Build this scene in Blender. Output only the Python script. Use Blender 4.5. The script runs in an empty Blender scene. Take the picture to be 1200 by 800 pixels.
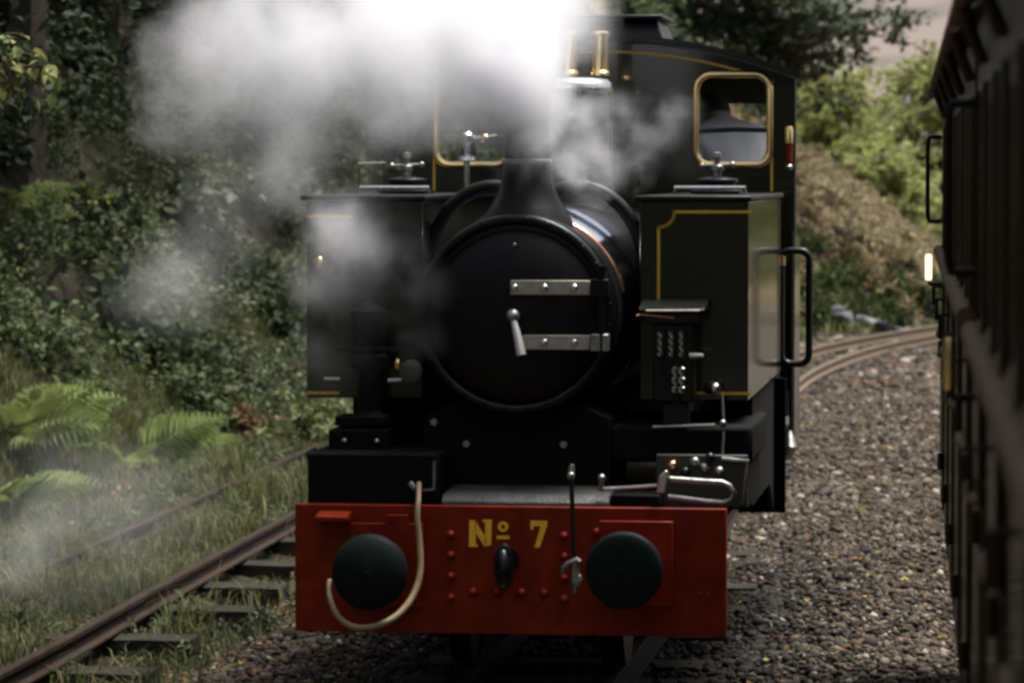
import bpy, bmesh, math, random
import numpy as np
from mathutils import Vector, Matrix, Quaternion
from mathutils.geometry import tessellate_polygon

random.seed(7)
rng = np.random.default_rng(7)
SC = bpy.context.scene
COL = SC.collection
PI = math.pi
R = math.radians

# ------------------------------------------------------------------ camera
CAM_H = 2.2            # metres above the rail head
FOC = 4500.0           # focal length in pixels of a 1200 px wide picture (135 mm lens)
PITCH = math.atan(200 / FOC)
YAW = math.atan(578 * math.cos(PITCH) / FOC)
cam_d = bpy.data.cameras.new('camera')
cam = bpy.data.objects.new('camera', cam_d)
COL.objects.link(cam)
cam.location = (0, 0, CAM_H)
cam.rotation_euler = (PI / 2 - PITCH, 0, YAW)
cam_d.lens = 135
cam_d.sensor_width = 36
cam_d.clip_start = 0.2
cam_d.clip_end = 5000
cam_d.dof.use_dof = True
cam_d.dof.focus_distance = 16.3
cam_d.dof.aperture_fstop = 5.0
SC.camera = cam

# ------------------------------------------------------------------ sky, sun, exposure
SUN_DIR = Vector((0.27, 0.16, 0.93)).normalized()     # towards the sun
w = bpy.data.worlds.new('World')
SC.world = w
w.use_nodes = True
nt = w.node_tree
nt.nodes.clear()
sky = nt.nodes.new('ShaderNodeTexSky')
sky.sky_type = 'NISHITA'
sky.sun_disc = False
sky.sun_elevation = math.asin(SUN_DIR.z)
sky.sun_rotation = math.atan2(SUN_DIR.x, SUN_DIR.y)
sky.air_density = 1.0
sky.dust_density = 5.0
sky.ozone_density = 1.0
hs = nt.nodes.new('ShaderNodeHueSaturation')
hs.inputs['Saturation'].default_value = 0.5            # a clouded, nearly white sky
bg = nt.nodes.new('ShaderNodeBackground')
bg.inputs['Strength'].default_value = 0.11
wo = nt.nodes.new('ShaderNodeOutputWorld')
nt.links.new(sky.outputs['Color'], hs.inputs['Color'])
nt.links.new(hs.outputs['Color'], bg.inputs['Color'])
nt.links.new(bg.outputs['Background'], wo.inputs['Surface'])
sun_d = bpy.data.lights.new('sun', 'SUN')
sun_d.energy = 3.9
sun_d.angle = R(24)
sun_d.color = (1.0, 0.97, 0.92)
sun = bpy.data.objects.new('sun', sun_d)
COL.objects.link(sun)
sun.rotation_euler = (-SUN_DIR).to_track_quat('-Z', 'Y').to_euler()
sun.location = (10, -10, 30)
SC.view_settings.view_transform = 'Standard'
SC.view_settings.look = 'None'
SC.view_settings.exposure = 0.75
SC.view_settings.gamma = 1.0
SC.view_settings.use_curve_mapping = False
cy = SC.cycles
cy.max_bounces = 44
cy.diffuse_bounces = 3
cy.glossy_bounces = 3
cy.transmission_bounces = 4
cy.volume_bounces = 40
cy.transparent_max_bounces = 12
cy.volume_step_rate = 1.0
cy.volume_max_steps = 128
cy.pixel_filter_type = 'BLACKMAN_HARRIS'
cy.filter_width = 2.9          # the soft grain of a film scan

# ------------------------------------------------------------------ where a pixel lands at a given distance (metres)
_RM = (Matrix.Rotation(YAW, 3, 'Z') @ Matrix.Rotation(PI / 2 - PITCH, 3, 'X'))
def at(px, py, Y):
    d = _RM @ Vector(((px - 600) / FOC, (400 - py) / FOC, -1))
    k = Y / d.y
    return Vector((d.x * k, Y, CAM_H + d.z * k))

# ------------------------------------------------------------------ materials
def _n(nt, t, **kw):
    n = nt.nodes.new(t)
    for k, v in kw.items():
        setattr(n, k, v)
    return n

def pmat(name, col, rough=0.5, metal=0.0, var=0.25, scale=6.0, bump=0.0, bscale=60.0, coat=0.0, rvar=0.1,
         col2=None, spec=0.5, emis=None):
    """a Principled surface with a noise-driven colour, roughness and relief"""
    m = bpy.data.materials.new(name)
    m.use_nodes = True
    t = m.node_tree
    b = t.nodes['Principled BSDF']
    tc = _n(t, 'ShaderNodeTexCoord')
    no = _n(t, 'ShaderNodeTexNoise')
    no.inputs['Scale'].default_value = scale
    no.inputs['Detail'].default_value = 6
    no.inputs['Roughness'].default_value = 0.65
    t.links.new(tc.outputs['Object'], no.inputs['Vector'])
    ramp = _n(t, 'ShaderNodeValToRGB')
    c = Vector(col)
    lo = c * (1 - var)
    hi = Vector(col2) if col2 else c * (1 + var)
    ramp.color_ramp.elements[0].color = (*lo, 1)
    ramp.color_ramp.elements[0].position = 0.3
    ramp.color_ramp.elements[1].color = (*hi, 1)
    ramp.color_ramp.elements[1].position = 0.7
    t.links.new(no.outputs['Fac'], ramp.inputs['Fac'])
    t.links.new(ramp.outputs['Color'], b.inputs['Base Color'])
    mr = _n(t, 'ShaderNodeMapRange')
    mr.inputs['To Min'].default_value = max(0.01, rough - rvar)
    mr.inputs['To Max'].default_value = min(1, rough + rvar)
    t.links.new(no.outputs['Fac'], mr.inputs['Value'])
    t.links.new(mr.outputs['Result'], b.inputs['Roughness'])
    b.inputs['Metallic'].default_value = metal
    b.inputs['Specular IOR Level'].default_value = spec
    b.inputs['Coat Weight'].default_value = coat
    b.inputs['Coat Roughness'].default_value = 0.06
    if bump > 0:
        n2 = _n(t, 'ShaderNodeTexNoise')
        n2.inputs['Scale'].default_value = bscale
        n2.inputs['Detail'].default_value = 5
        t.links.new(tc.outputs['Object'], n2.inputs['Vector'])
        bp = _n(t, 'ShaderNodeBump')
        bp.inputs['Strength'].default_value = bump
        bp.inputs['Distance'].default_value = 0.01
        t.links.new(n2.outputs['Fac'], bp.inputs['Height'])
        t.links.new(bp.outputs['Normal'], b.inputs['Normal'])
    return m

def leafmat(name, gloss=0.45, transl=0.35, spec=0.35):
    """leaf: own colour from the per-leaf attribute 'tint', partly translucent"""
    m = bpy.data.materials.new(name)
    m.use_nodes = True
    t = m.node_tree
    b = t.nodes['Principled BSDF']
    out = t.nodes['Material Output']
    a = _n(t, 'ShaderNodeAttribute', attribute_name='tint')
    b.inputs['Roughness'].default_value = gloss
    b.inputs['Specular IOR Level'].default_value = spec
    t.links.new(a.outputs['Color'], b.inputs['Base Color'])
    tr = _n(t, 'ShaderNodeBsdfTranslucent')
    t.links.new(a.outputs['Color'], tr.inputs['Color'])
    mx = _n(t, 'ShaderNodeMixShader')
    mx.inputs['Fac'].default_value = transl
    t.links.new(b.outputs[0], mx.inputs[1])
    t.links.new(tr.outputs[0], mx.inputs[2])
    t.links.new(mx.outputs[0], out.inputs['Surface'])
    return m

def glassmat(name):
    m = bpy.data.materials.new(name)
    m.use_nodes = True
    t = m.node_tree
    t.nodes.remove(t.nodes['Principled BSDF'])
    out = t.nodes['Material Output']
    tr = _n(t, 'ShaderNodeBsdfTransparent')
    tr.inputs['Color'].default_value = (0.97, 0.98, 0.97, 1)
    gl = _n(t, 'ShaderNodeBsdfGlossy')
    gl.inputs['Roughness'].default_value = 0.03
    no = _n(t, 'ShaderNodeTexNoise')
    no.inputs['Scale'].default_value = 3
    bp = _n(t, 'ShaderNodeBump')
    bp.inputs['Strength'].default_value = 0.03
    t.links.new(no.outputs['Fac'], bp.inputs['Height'])
    t.links.new(bp.outputs['Normal'], gl.inputs['Normal'])
    fr = _n(t, 'ShaderNodeFresnel')
    fr.inputs['IOR'].default_value = 1.45
    mx = _n(t, 'ShaderNodeMixShader')
    t.links.new(fr.outputs[0], mx.inputs['Fac'])
    t.links.new(tr.outputs[0], mx.inputs[1])
    t.links.new(gl.outputs[0], mx.inputs[2])
    t.links.new(mx.outputs[0], out.inputs['Surface'])
    return m

def glintmat(name):
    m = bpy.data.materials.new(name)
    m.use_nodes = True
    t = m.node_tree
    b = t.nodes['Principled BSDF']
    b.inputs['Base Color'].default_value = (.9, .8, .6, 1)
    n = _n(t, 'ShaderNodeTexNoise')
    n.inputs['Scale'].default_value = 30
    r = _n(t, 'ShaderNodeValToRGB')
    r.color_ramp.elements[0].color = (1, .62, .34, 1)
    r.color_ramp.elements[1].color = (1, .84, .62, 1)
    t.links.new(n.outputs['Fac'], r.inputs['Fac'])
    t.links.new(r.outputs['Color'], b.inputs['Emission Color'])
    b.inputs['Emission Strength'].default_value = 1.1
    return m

M = {}
M['red'] = pmat('red_paint', (0.160, 0.0135, 0.0018), 0.45, var=0.38, scale=9, bump=0.16, bscale=22, coat=0.0, spec=0.16, rvar=.15)
M['black'] = pmat('black_gloss_paint', (0.0035, 0.0035, 0.003), 0.36, spec=0.3, var=0.3, scale=9, bump=0.06, bscale=25, coat=0.06)
M['smoke_black'] = pmat('smokebox_black', (0.0038, 0.0038, 0.0034), 0.44, spec=0.2, var=0.3, scale=7, bump=0.12, bscale=40, rvar=0.06)
M['matt_black'] = pmat('matt_sooty_black', (0.004, 0.004, 0.0035), 0.75, spec=0.12, var=0.4, scale=6, bump=0.15, bscale=20)
M['glint'] = glintmat('glowing_glint')  # glow put in for a bright reflection on a handle
M['green'] = pmat('dark_green_paint', (0.0075, 0.0105, 0.0035), 0.20, var=0.15, scale=3, coat=0.5, spec=0.3, rvar=0.04)
M['yellow'] = pmat('yellow_lining', (0.60, 0.38, 0.03), 0.4, var=0.15, scale=20)
M['letter'] = pmat('yellow_lettering', (0.90, 0.50, 0.03), 0.4, var=0.12, scale=60)
M['brass'] = pmat('polished_brass', (0.88, 0.66, 0.32), 0.24, metal=1, var=0.1, scale=10, rvar=0.06)
M['copper'] = pmat('polished_copper', (0.80, 0.42, 0.26), 0.22, metal=1, var=0.1, scale=10)
M['steel'] = pmat('polished_steel', (0.60, 0.60, 0.58), 0.25, metal=1, var=0.15, scale=14)
M['bluesteel'] = pmat('polished_boiler_steel', (0.62, 0.66, 0.74), 0.16, metal=1, var=0.1, scale=8)
M['iron'] = pmat('worn_iron', (0.30, 0.30, 0.28), 0.42, metal=1, var=0.3, scale=20, bump=0.2)
M['strap'] = pmat('dull_steel_strap', (0.34, 0.31, 0.25), 0.55, var=0.25, scale=14, bump=0.15, bscale=50, metal=0.25)
M['white_metal'] = pmat('bright_handle', (0.75, 0.74, 0.70), 0.3, metal=0.6, var=0.1)
M['rubber'] = pmat('dark_buffer_face', (0.006, 0.009, 0.0075), 0.6, spec=0.09, var=0.3, scale=12, bump=0.15, bscale=30)
M['hose'] = pmat('tan_hose', (0.24, 0.175, 0.09), 0.5, var=0.3, scale=18, bump=0.1)
M['tread'] = pmat('worn_tread_plate', (0.055, 0.06, 0.056), 0.5, var=0.5, scale=16, bump=0.5, bscale=70, metal=0.3)
M['olive'] = pmat('olive_grey_plate', (0.022, 0.023, 0.014), 0.55, var=0.3, scale=10)
M['cabdark'] = pmat('cab_inside', (0.025, 0.022, 0.016), 0.6, var=0.2)
M['glass'] = glassmat('window_glass')
M['rail'] = pmat('rusty_rail', (0.16, 0.10, 0.07), 0.5, var=0.35, scale=12, bump=0.3, bscale=50, metal=0.2)
M['shaderail'] = pmat('shade_dark_rail', (0.012, 0.010, 0.008), 0.8, spec=0.1, var=0.4, scale=9)  # rail colour darkened to paint in the shade under the engine
M['railtop'] = pmat('worn_rail', (0.185, 0.13, 0.085), 0.42, var=0.25, scale=10, bump=0.15, metal=0.35)
M['oldrail'] = pmat('rusted_siding_rail', (0.030, 0.019, 0.0125), 0.85, spec=0.15, var=0.4, scale=9, bump=0.4, bscale=45)
M['sleeper'] = pmat('old_sleeper_timber', (0.026, 0.023, 0.016), 0.92, spec=0.15, var=0.5, scale=7, bump=0.6, bscale=35)
M['coach'] = pmat('brown_coach_paint', (0.024, 0.0165, 0.007), 0.5, spec=0.14, var=0.2, scale=3, bump=0.05, bscale=12, coat=0.2)
M['coachtrim'] = pmat('worn_brown_moulding', (0.115, 0.078, 0.047), 0.7, spec=0.1, var=0.25, scale=8, bump=0.1)
M['coachblack'] = pmat('coach_underframe_black', (0.009, 0.008, 0.006), 0.65, spec=0.15, var=0.3)
M['coachroof'] = pmat('grey_coach_roof', (0.11, 0.105, 0.085), 0.6, var=0.3, scale=4, bump=0.1)
M['bark'] = pmat('bark', (0.055, 0.043, 0.030), 0.9, var=0.5, scale=5, bump=0.9, bscale=14)
M['twig'] = pmat('twig', (0.07, 0.055, 0.035), 0.85, var=0.3, scale=8)
M['leaf'] = leafmat('leaf', 0.68, 0.25, 0.25)
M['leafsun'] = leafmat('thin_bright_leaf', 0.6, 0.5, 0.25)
M['leafdull'] = leafmat('dull_leaf', 0.65, 0.3, 0.2)
M['blade'] = leafmat('grass_blade', 0.6, 0.35, 0.2)
M['shirt'] = pmat('pale_shirt', (0.86, 0.85, 0.87), 0.85, var=0.12, scale=9, bump=1.0, bscale=11)
M['skin'] = pmat('skin', (0.42, 0.24, 0.17), 0.5, var=0.08)
M['trouser'] = pmat('dark_trousers', (0.02, 0.022, 0.03), 0.85, var=0.2)
M['hair'] = pmat('dark_hair', (0.012, 0.010, 0.008), 0.55, var=0.3, scale=50, bump=0.5, bscale=150)
M['palerock'] = pmat('pale_rock', (0.30, 0.30, 0.29), 0.85, var=0.3, scale=5, bump=0.6, bscale=14)
M['rock'] = pmat('grey_rock', (0.095, 0.10, 0.105), 0.85, var=0.45, scale=4, bump=0.8, bscale=14)

def stonemat():
    m = bpy.data.materials.new('ballast_stone')
    m.use_nodes = True
    t = m.node_tree
    b = t.nodes['Principled BSDF']
    a = _n(t, 'ShaderNodeAttribute', attribute_name='tint')
    b.inputs['Roughness'].default_value = 0.85
    b.inputs['Specular IOR Level'].default_value = 0.25
    t.links.new(a.outputs['Color'], b.inputs['Base Color'])
    return m
M['stone'] = stonemat()

# ------------------------------------------------------------------ mesh builder
ORG = {}
class MB:
    def __init__(s):
        s.v, s.f = [], []
    def add(s, vs, fs):
        o = len(s.v)
        s.v += [tuple(v) for v in vs]
        s.f += [tuple(i + o for i in f) for f in fs]
        return s
    def box(s, x0, x1, y0, y1, z0, z1):
        return s.add([(x0,y0,z0),(x1,y0,z0),(x1,y1,z0),(x0,y1,z0),(x0,y0,z1),(x1,y0,z1),(x1,y1,z1),(x0,y1,z1)],
                     [(0,3,2,1),(4,5,6,7),(0,1,5,4),(1,2,6,5),(2,3,7,6),(3,0,4,7)])
    def tube(s, pts, r, n=10, closed=False, cap=True):
        P = [Vector(p) for p in pts]
        m = len(P)
        rad = r if isinstance(r, (list, tuple)) else [r] * m
        T = []
        for i in range(m):
            a = P[(i - 1) % m] if (closed or i) else P[0]
            b = P[(i + 1) % m] if (closed or i < m - 1) else P[-1]
            T.append((b - a).normalized())
        u = T[0].orthogonal().normalized()
        vs = []
        for i in range(m):
            if i:
                q = T[i - 1].rotation_difference(T[i])
                u = (q @ u)
                u = (u - T[i] * u.dot(T[i])).normalized()
            x = T[i].cross(u)
            for k in range(n):
                a = 2 * PI * k / n
                vs.append(P[i] + (u * math.cos(a) + x * math.sin(a)) * rad[i])
        fs = []
        for i in range(m if closed else m - 1):
            j = (i + 1) % m
            for k in range(n):
                l = (k + 1) % n
                fs.append((i * n + k, i * n + l, j * n + l, j * n + k))
        if cap and not closed:
            fs.append(tuple(range(n - 1, -1, -1)))
            fs.append(tuple((m - 1) * n + k for k in range(n)))
        return s.add(vs, fs)
    def cyl(s, a, b, r0, r1=None, n=20):
        return s.tube([a, b], [r0, r0 if r1 is None else r1], n)
    def lathe(s, prof, c, axis='Z', n=40):
        """prof: list of (radius, height along the axis)"""
        c = Vector(c)
        vs, fs = [], []
        for r, h in prof:
            for k in range(n):
                a = 2 * PI * k / n
                x, y = r * math.cos(a), r * math.sin(a)
                vs.append(c + (Vector((x, y, h)) if axis == 'Z' else Vector((x, h, y)) if axis == 'Y' else Vector((h, x, y))))
        m = len(prof)
        for i in range(m - 1):
            for k in range(n):
                l = (k + 1) % n
                q = (i * n + k, i * n + l, (i + 1) * n + l, (i + 1) * n + k)
                fs.append(q if axis != 'Y' else q[::-1])
        if prof[0][0] > 1e-6:
            fs.append(tuple(range(n)) if axis == 'Y' else tuple(range(n - 1, -1, -1)))
        if prof[-1][0] > 1e-6:
            q = tuple((m - 1) * n + k for k in range(n))
            fs.append(q[::-1] if axis == 'Y' else q)
        return s.add(vs, fs)
    def prism(s, poly, y0, y1):
        """poly of (x, z) extruded along y"""
        n = len(poly)
        vs = [(x, y0, z) for x, z in poly] + [(x, y1, z) for x, z in poly]
        fs = [tuple(range(n)), tuple(range(2 * n - 1, n - 1, -1))]
        for i in range(n):
            j = (i + 1) % n
            fs.append((j, i, i + n, j + n))
        return s.add(vs, fs)
    def prism_x(s, poly, x0, x1):
        """poly of (y, z) extruded along x"""
        n = len(poly)
        vs = [(x0, y, z) for y, z in poly] + [(x1, y, z) for y, z in poly]
        fs = [tuple(range(n - 1, -1, -1)), tuple(range(n, 2 * n))]
        for i in range(n):
            j = (i + 1) % n
            fs.append((i, j, j + n, i + n))
        return s.add(vs, fs)
    def sphere(s, c, r, n=10, m=6, sc=(1, 1, 1)):
        c = Vector(c)
        vs = [c + Vector((0, 0, r * sc[2]))]
        for i in range(1, m):
            t = PI * i / m
            for k in range(n):
                a = 2 * PI * k / n
                vs.append(c + Vector((r * sc[0] * math.sin(t) * math.cos(a), r * sc[1] * math.sin(t) * math.sin(a), r * sc[2] * math.cos(t))))
        vs.append(c - Vector((0, 0, r * sc[2])))
        fs = []
        for k in range(n):
            fs.append((0, 1 + k, 1 + (k + 1) % n))
        for i in range(m - 2):
            for k in range(n):
                l = (k + 1) % n
                fs.append((1 + i * n + k, 1 + (i + 1) * n + k, 1 + (i + 1) * n + l, 1 + i * n + l))
        b = 1 + (m - 2) * n
        for k in range(n):
            fs.append((len(vs) - 1, b + (k + 1) % n, b + k))
        return s.add(vs, fs)
    def build(s, name, mat, parent=None, local=False, bevel=0.0, seg=2, angle=38):
        me = bpy.data.meshes.new(name)
        o0 = Vector((0, 0, 0)) if (local or parent is None) else ORG.get(parent.name, Vector((0, 0, 0)))
        me.from_pydata([(v[0] - o0.x, v[1] - o0.y, v[2] - o0.z) for v in s.v], [], s.f)
        me.validate()
        bm = bmesh.new()
        bm.from_mesh(me)
        bmesh.ops.recalc_face_normals(bm, faces=bm.faces)
        bm.to_mesh(me)
        bm.free()
        me.polygons.foreach_set('use_smooth', [True] * len(me.polygons))
        me.set_sharp_from_angle(angle=R(angle))
        me.materials.append(mat)
        o = bpy.data.objects.new(name, me)
        COL.objects.link(o)
        if parent is not None:
            o.parent = parent
            ORG[o.name] = o0
        if bevel > 0:
            b = o.modifiers.new('bevel', 'BEVEL')
            b.width = bevel
            b.segments = seg
            b.limit_method = 'ANGLE'
            b.angle_limit = R(40)
        return o

def tag(o, label=None, cat=None, group=None, kind=None):
    if label: o['label'] = label
    if cat: o['category'] = cat
    if group: o['group'] = group
    if kind: o['kind'] = kind
    return o

def thing(name, loc, label, cat, group=None, rz=0.0):
    o = bpy.data.objects.new(name, None)
    o.empty_display_size = 0.2
    o.location = loc
    o.rotation_euler = (0, 0, rz)
    COL.objects.link(o)
    ORG[o.name] = Vector(loc)
    return tag(o, label, cat, group)

def put(src_mesh, name, parent, loc, rot=(0, 0, 0), scale=(1, 1, 1)):
    """another object on an existing mesh; loc in world coordinates"""
    o = bpy.data.objects.new(name, src_mesh)
    COL.objects.link(o)
    loc = Vector(loc)
    if parent is not None:
        o.parent = parent
        loc = loc - ORG.get(parent.name, Vector((0, 0, 0)))
    o.location = loc
    o.rotation_euler = rot
    o.scale = scale
    return o

def free_mesh(mb, name, mat, angle=38):
    o = mb.build(name, mat, angle=angle)
    me = o.data
    bpy.data.objects.remove(o)
    return me

def np_mesh(name, V, F, mat, tint=None, parent=None, smooth=False):
    """fast mesh from numpy arrays; F is (n,3); tint one colour per vertex"""
    me = bpy.data.meshes.new(name)
    me.vertices.add(len(V))
    me.vertices.foreach_set('co', np.ascontiguousarray(V, dtype=np.float32).ravel())
    k = F.shape[1]
    me.loops.add(F.size)
    me.loops.foreach_set('vertex_index', np.ascontiguousarray(F, dtype=np.int32).ravel())
    me.polygons.add(len(F))
    me.polygons.foreach_set('loop_start', np.arange(0, F.size, k, dtype=np.int32))
    me.update(calc_edges=True)
    if smooth:
        me.polygons.foreach_set('use_smooth', np.ones(len(F), dtype=bool))
    if tint is not None:
        a = me.attributes.new('tint', 'FLOAT_COLOR', 'POINT')
        c = np.ones((len(V), 4), dtype=np.float32)
        c[:, :3] = tint
        a.data.foreach_set('color', c.ravel())
    me.materials.append(mat)
    o = bpy.data.objects.new(name, me)
    COL.objects.link(o)
    if parent is not None:
        o.parent = parent
    return o

def norm(a):
    return a / np.maximum(np.linalg.norm(a, axis=-1, keepdims=True), 1e-9)

def leaf_arrays(P, D, Nn, L, W, tint):
    """kite-shaped folded leaves: base P, direction D, normal Nn, length L, width W"""
    D = norm(D)
    S = norm(np.cross(D, Nn))
    Nn = np.cross(S, D)
    L = L[:, None]; W = W[:, None]
    a = P
    b = P + D * L * 0.42 + S * W * 0.5 + Nn * L * 0.10
    c = P + D * L - Nn * L * 0.12
    d = P + D * L * 0.42 - S * W * 0.5 + Nn * L * 0.10
    V = np.stack([a, b, c, d], 1).reshape(-1, 3)
    i = np.arange(len(P)) * 4
    F = np.concatenate([np.stack([i, i + 1, i + 2], 1), np.stack([i, i + 2, i + 3], 1)])
    return V, F, np.repeat(tint, 4, axis=0)

def join_arrays(parts):
    Vs, Fs, Ts = [], [], []
    o = 0
    for V, F, T in parts:
        Vs.append(V); Fs.append(F + o); Ts.append(T)
        o += len(V)
    return np.concatenate(Vs), np.concatenate(Fs), np.concatenate(Ts)

def tints(n, cols, jit=0.25, weights=None):
    cols = np.array(cols)
    k = rng.choice(len(cols), n, p=weights)
    c = cols[k] * (1 + jit * rng.standard_normal((n, 1)))
    return np.clip(c, 0.004, 0.9)

# ================================================================== THE SETTING: ground, hill
def lerp_tab(x, xs, ys):
    return np.interp(x, xs, ys)
FOOT_Y = [-20, 20, 30, 40, 46, 50, 54, 57, 60, 66, 75]
FOOT_X = [-6.3, -6.35, -6.45, -6.2, -5.6, -4.6, -2.9, -0.9, 1.6, 5, 8]
GROUND0 = -0.16
def vnoise(x, y, s, seed=0):
    """cheap smooth value noise, numpy"""
    x = x / s + seed * 17.3; y = y / s + seed * 9.1
    xi = np.floor(x); yi = np.floor(y)
    fx = x - xi; fy = y - yi
    fx = fx * fx * (3 - 2 * fx); fy = fy * fy * (3 - 2 * fy)
    def h(a, b):
        v = np.sin(a * 127.1 + b * 311.7 + seed) * 43758.5453
        return v - np.floor(v)
    return (h(xi, yi) * (1 - fx) + h(xi + 1, yi) * fx) * (1 - fy) + (h(xi, yi + 1) * (1 - fx) + h(xi + 1, yi + 1) * fx) * fy
def ground_z(X, Y):
    X = np.asarray(X, float); Y = np.asarray(Y, float)
    foot = lerp_tab(Y, FOOT_Y, FOOT_X)
    s = np.clip(foot - X, 0, None)
    s2 = np.clip((Y - 58) * 0.9 - 0, 0, None) * 0
    crest = np.where(X < -0.8, 0.55 - 0.80 * (X + 0.8), 0.55 - 0.12 * (X + 0.8))
    crest = np.clip(crest, -0.4, 9)
    bank = np.minimum(s * 0.95, crest) + np.minimum(s, 1.5) * (vnoise(X, Y, 1.7, 1) - 0.5) * 0.5
    # behind the crest on the right the land falls away into the valley
    back = np.clip((Y - 66) / 14, 0, 1) * np.clip((X + 9) / 4, 0, 1)
    bank = bank * (1 - back) - 1.2 * back
    bank = np.where(s > 0, bank, 0)
    flat = GROUND0 + (vnoise(X, Y, 0.8, 2) - 0.5) * 0.05 + (vnoise(X, Y, 3.0, 3) - 0.5) * 0.05
    sd = np.interp(Y, [9, 16.5, 20, 25, 30, 36, 44], [-4.78, -4.80, -4.88, -4.98, -5.06, -5.1, -5.05])
    o = X - sd
    flat = flat - 0.10 * np.clip((o - .40) / .1, 0, 1) * np.clip((1.25 - o) / .35, 0, 1) * np.clip((30 - Y) / 4, 0, 1)   # ballast washed out beside the siding
    far = np.clip((Y - 110) / 60, 0, 1)
    return np.where(s > 0, flat + bank, flat) * (1 - far) + far * -1.5

def axis_lines(lo, hi, fine0, fine1, step, far):
    a = list(np.arange(fine0, fine1 + 1e-6, step))
    left = [fine0 - d for d in far if fine0 - d >= lo][::-1]
    right = [fine1 + d for d in far if fine1 + d <= hi]
    return np.array(left + a + right)
far = [1, 2.5, 5, 9, 15, 25, 40, 70, 120, 220, 400, 800, 1500]
gx = axis_lines(-1600, 1600, -18, 8, 0.3, far)
gy = axis_lines(-900, 1700, 8, 90, 0.35, far)
GX, GY = np.meshgrid(gx, gy)
GZ = ground_z(GX, GY)
V = np.stack([GX, GY, GZ], -1).reshape(-1, 3)
nx = len(gx)
ii, jj = np.meshgrid(np.arange(len(gy) - 1), np.arange(nx - 1), indexing='ij')
a0 = (ii * nx + jj).ravel()
F = np.stack([a0, a0 + 1, a0 + nx + 1, a0 + nx], 1)

def ground_mat():
    m = bpy.data.materials.new('ground_earth_and_ballast')
    m.use_nodes = True
    t = m.node_tree
    b = t.nodes['Principled BSDF']
    b.inputs['Roughness'].default_value = 0.95
    b.inputs['Specular IOR Level'].default_value = 0.15
    tc = _n(t, 'ShaderNodeTexCoord')
    def noise(sc, det=6):
        n = _n(t, 'ShaderNodeTexNoise')
        n.inputs['Scale'].default_value = sc
        n.inputs['Detail'].default_value = det
        t.links.new(tc.outputs['Object'], n.inputs['Vector'])
        return n
    def ramp(fac, c0, c1, p0=0.3, p1=0.7):
        r = _n(t, 'ShaderNodeValToRGB')
        r.color_ramp.elements[0].color = (*c0, 1); r.color_ramp.elements[0].position = p0
        r.color_ramp.elements[1].color = (*c1, 1); r.color_ramp.elements[1].position = p1
        t.links.new(fac, r.inputs['Fac'])
        return r
    sep = _n(t, 'ShaderNodeSeparateXYZ')
    t.links.new(tc.outputs['Object'], sep.inputs[0])
    grav = ramp(noise(9).outputs['Fac'], (0.035, 0.029, 0.022), (0.10, 0.086, 0.068))
    earth = ramp(noise(4).outputs['Fac'], (0.012, 0.010, 0.006), (0.034, 0.031, 0.016))
    brown = ramp(noise(2.2).outputs['Fac'], (0.11, 0.08, 0.04), (0.22, 0.17, 0.09))
    # ballast lies right of the siding, earth and moss to its left, dry bracken litter on the far bank
    nz = noise(1.5)
    ad = _n(t, 'ShaderNodeMath', operation='MULTIPLY_ADD')
    ad.inputs[1].default_value = 1.2; ad.inputs[2].default_value = -0.6
    t.links.new(nz.outputs['Fac'], ad.inputs[0])
    sx = _n(t, 'ShaderNodeMath', operation='ADD')
    t.links.new(sep.outputs['X'], sx.inputs[0]); t.links.new(ad.outputs[0], sx.inputs[1])
    mr = _n(t, 'ShaderNodeMapRange')
    mr.inputs['From Min'].default_value = -4.3; mr.inputs['From Max'].default_value = -3.6
    t.links.new(sx.outputs[0], mr.inputs['Value'])
    mx = _n(t, 'ShaderNodeMix', data_type='RGBA')
    t.links.new(mr.outputs[0], mx.inputs[0])
    t.links.new(earth.outputs[0], mx.inputs[6]); t.links.new(grav.outputs[0], mx.inputs[7])
    mr2 = _n(t, 'ShaderNodeMapRange')
    mr2.inputs['From Min'].default_value = 52; mr2.inputs['From Max'].default_value = 56
    t.links.new(sep.outputs['Y'], mr2.inputs['Value'])
    zz = _n(t, 'ShaderNodeMapRange')
    zz.inputs['From Min'].default_value = -0.1; zz.inputs['From Max'].default_value = 0.15
    t.links.new(sep.outputs['Z'], zz.inputs['Value'])
    mu = _n(t, 'ShaderNodeMath', operation='MULTIPLY')
    t.links.new(mr2.outputs[0], mu.inputs[0]); t.links.new(zz.outputs[0], mu.inputs[1])
    mx2 = _n(t, 'ShaderNodeMix', data_type='RGBA')
    t.links.new(mu.outputs[0], mx2.inputs[0])
    t.links.new(mx.outputs[2], mx2.inputs[6]); t.links.new(brown.outputs[0], mx2.inputs[7])
    t.links.new(mx2.outputs[2], b.inputs['Base Color'])
    bp = _n(t, 'ShaderNodeBump')
    bp.inputs['Strength'].default_value = 0.8; bp.inputs['Distance'].default_value = 0.03
    t.links.new(noise(22, 8).outputs['Fac'], bp.inputs['Height'])
    t.links.new(bp.outputs['Normal'], b.inputs['Normal'])
    return m
g = np_mesh('ground', V, F, ground_mat(), smooth=True)
tag(g, kind='structure')

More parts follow.
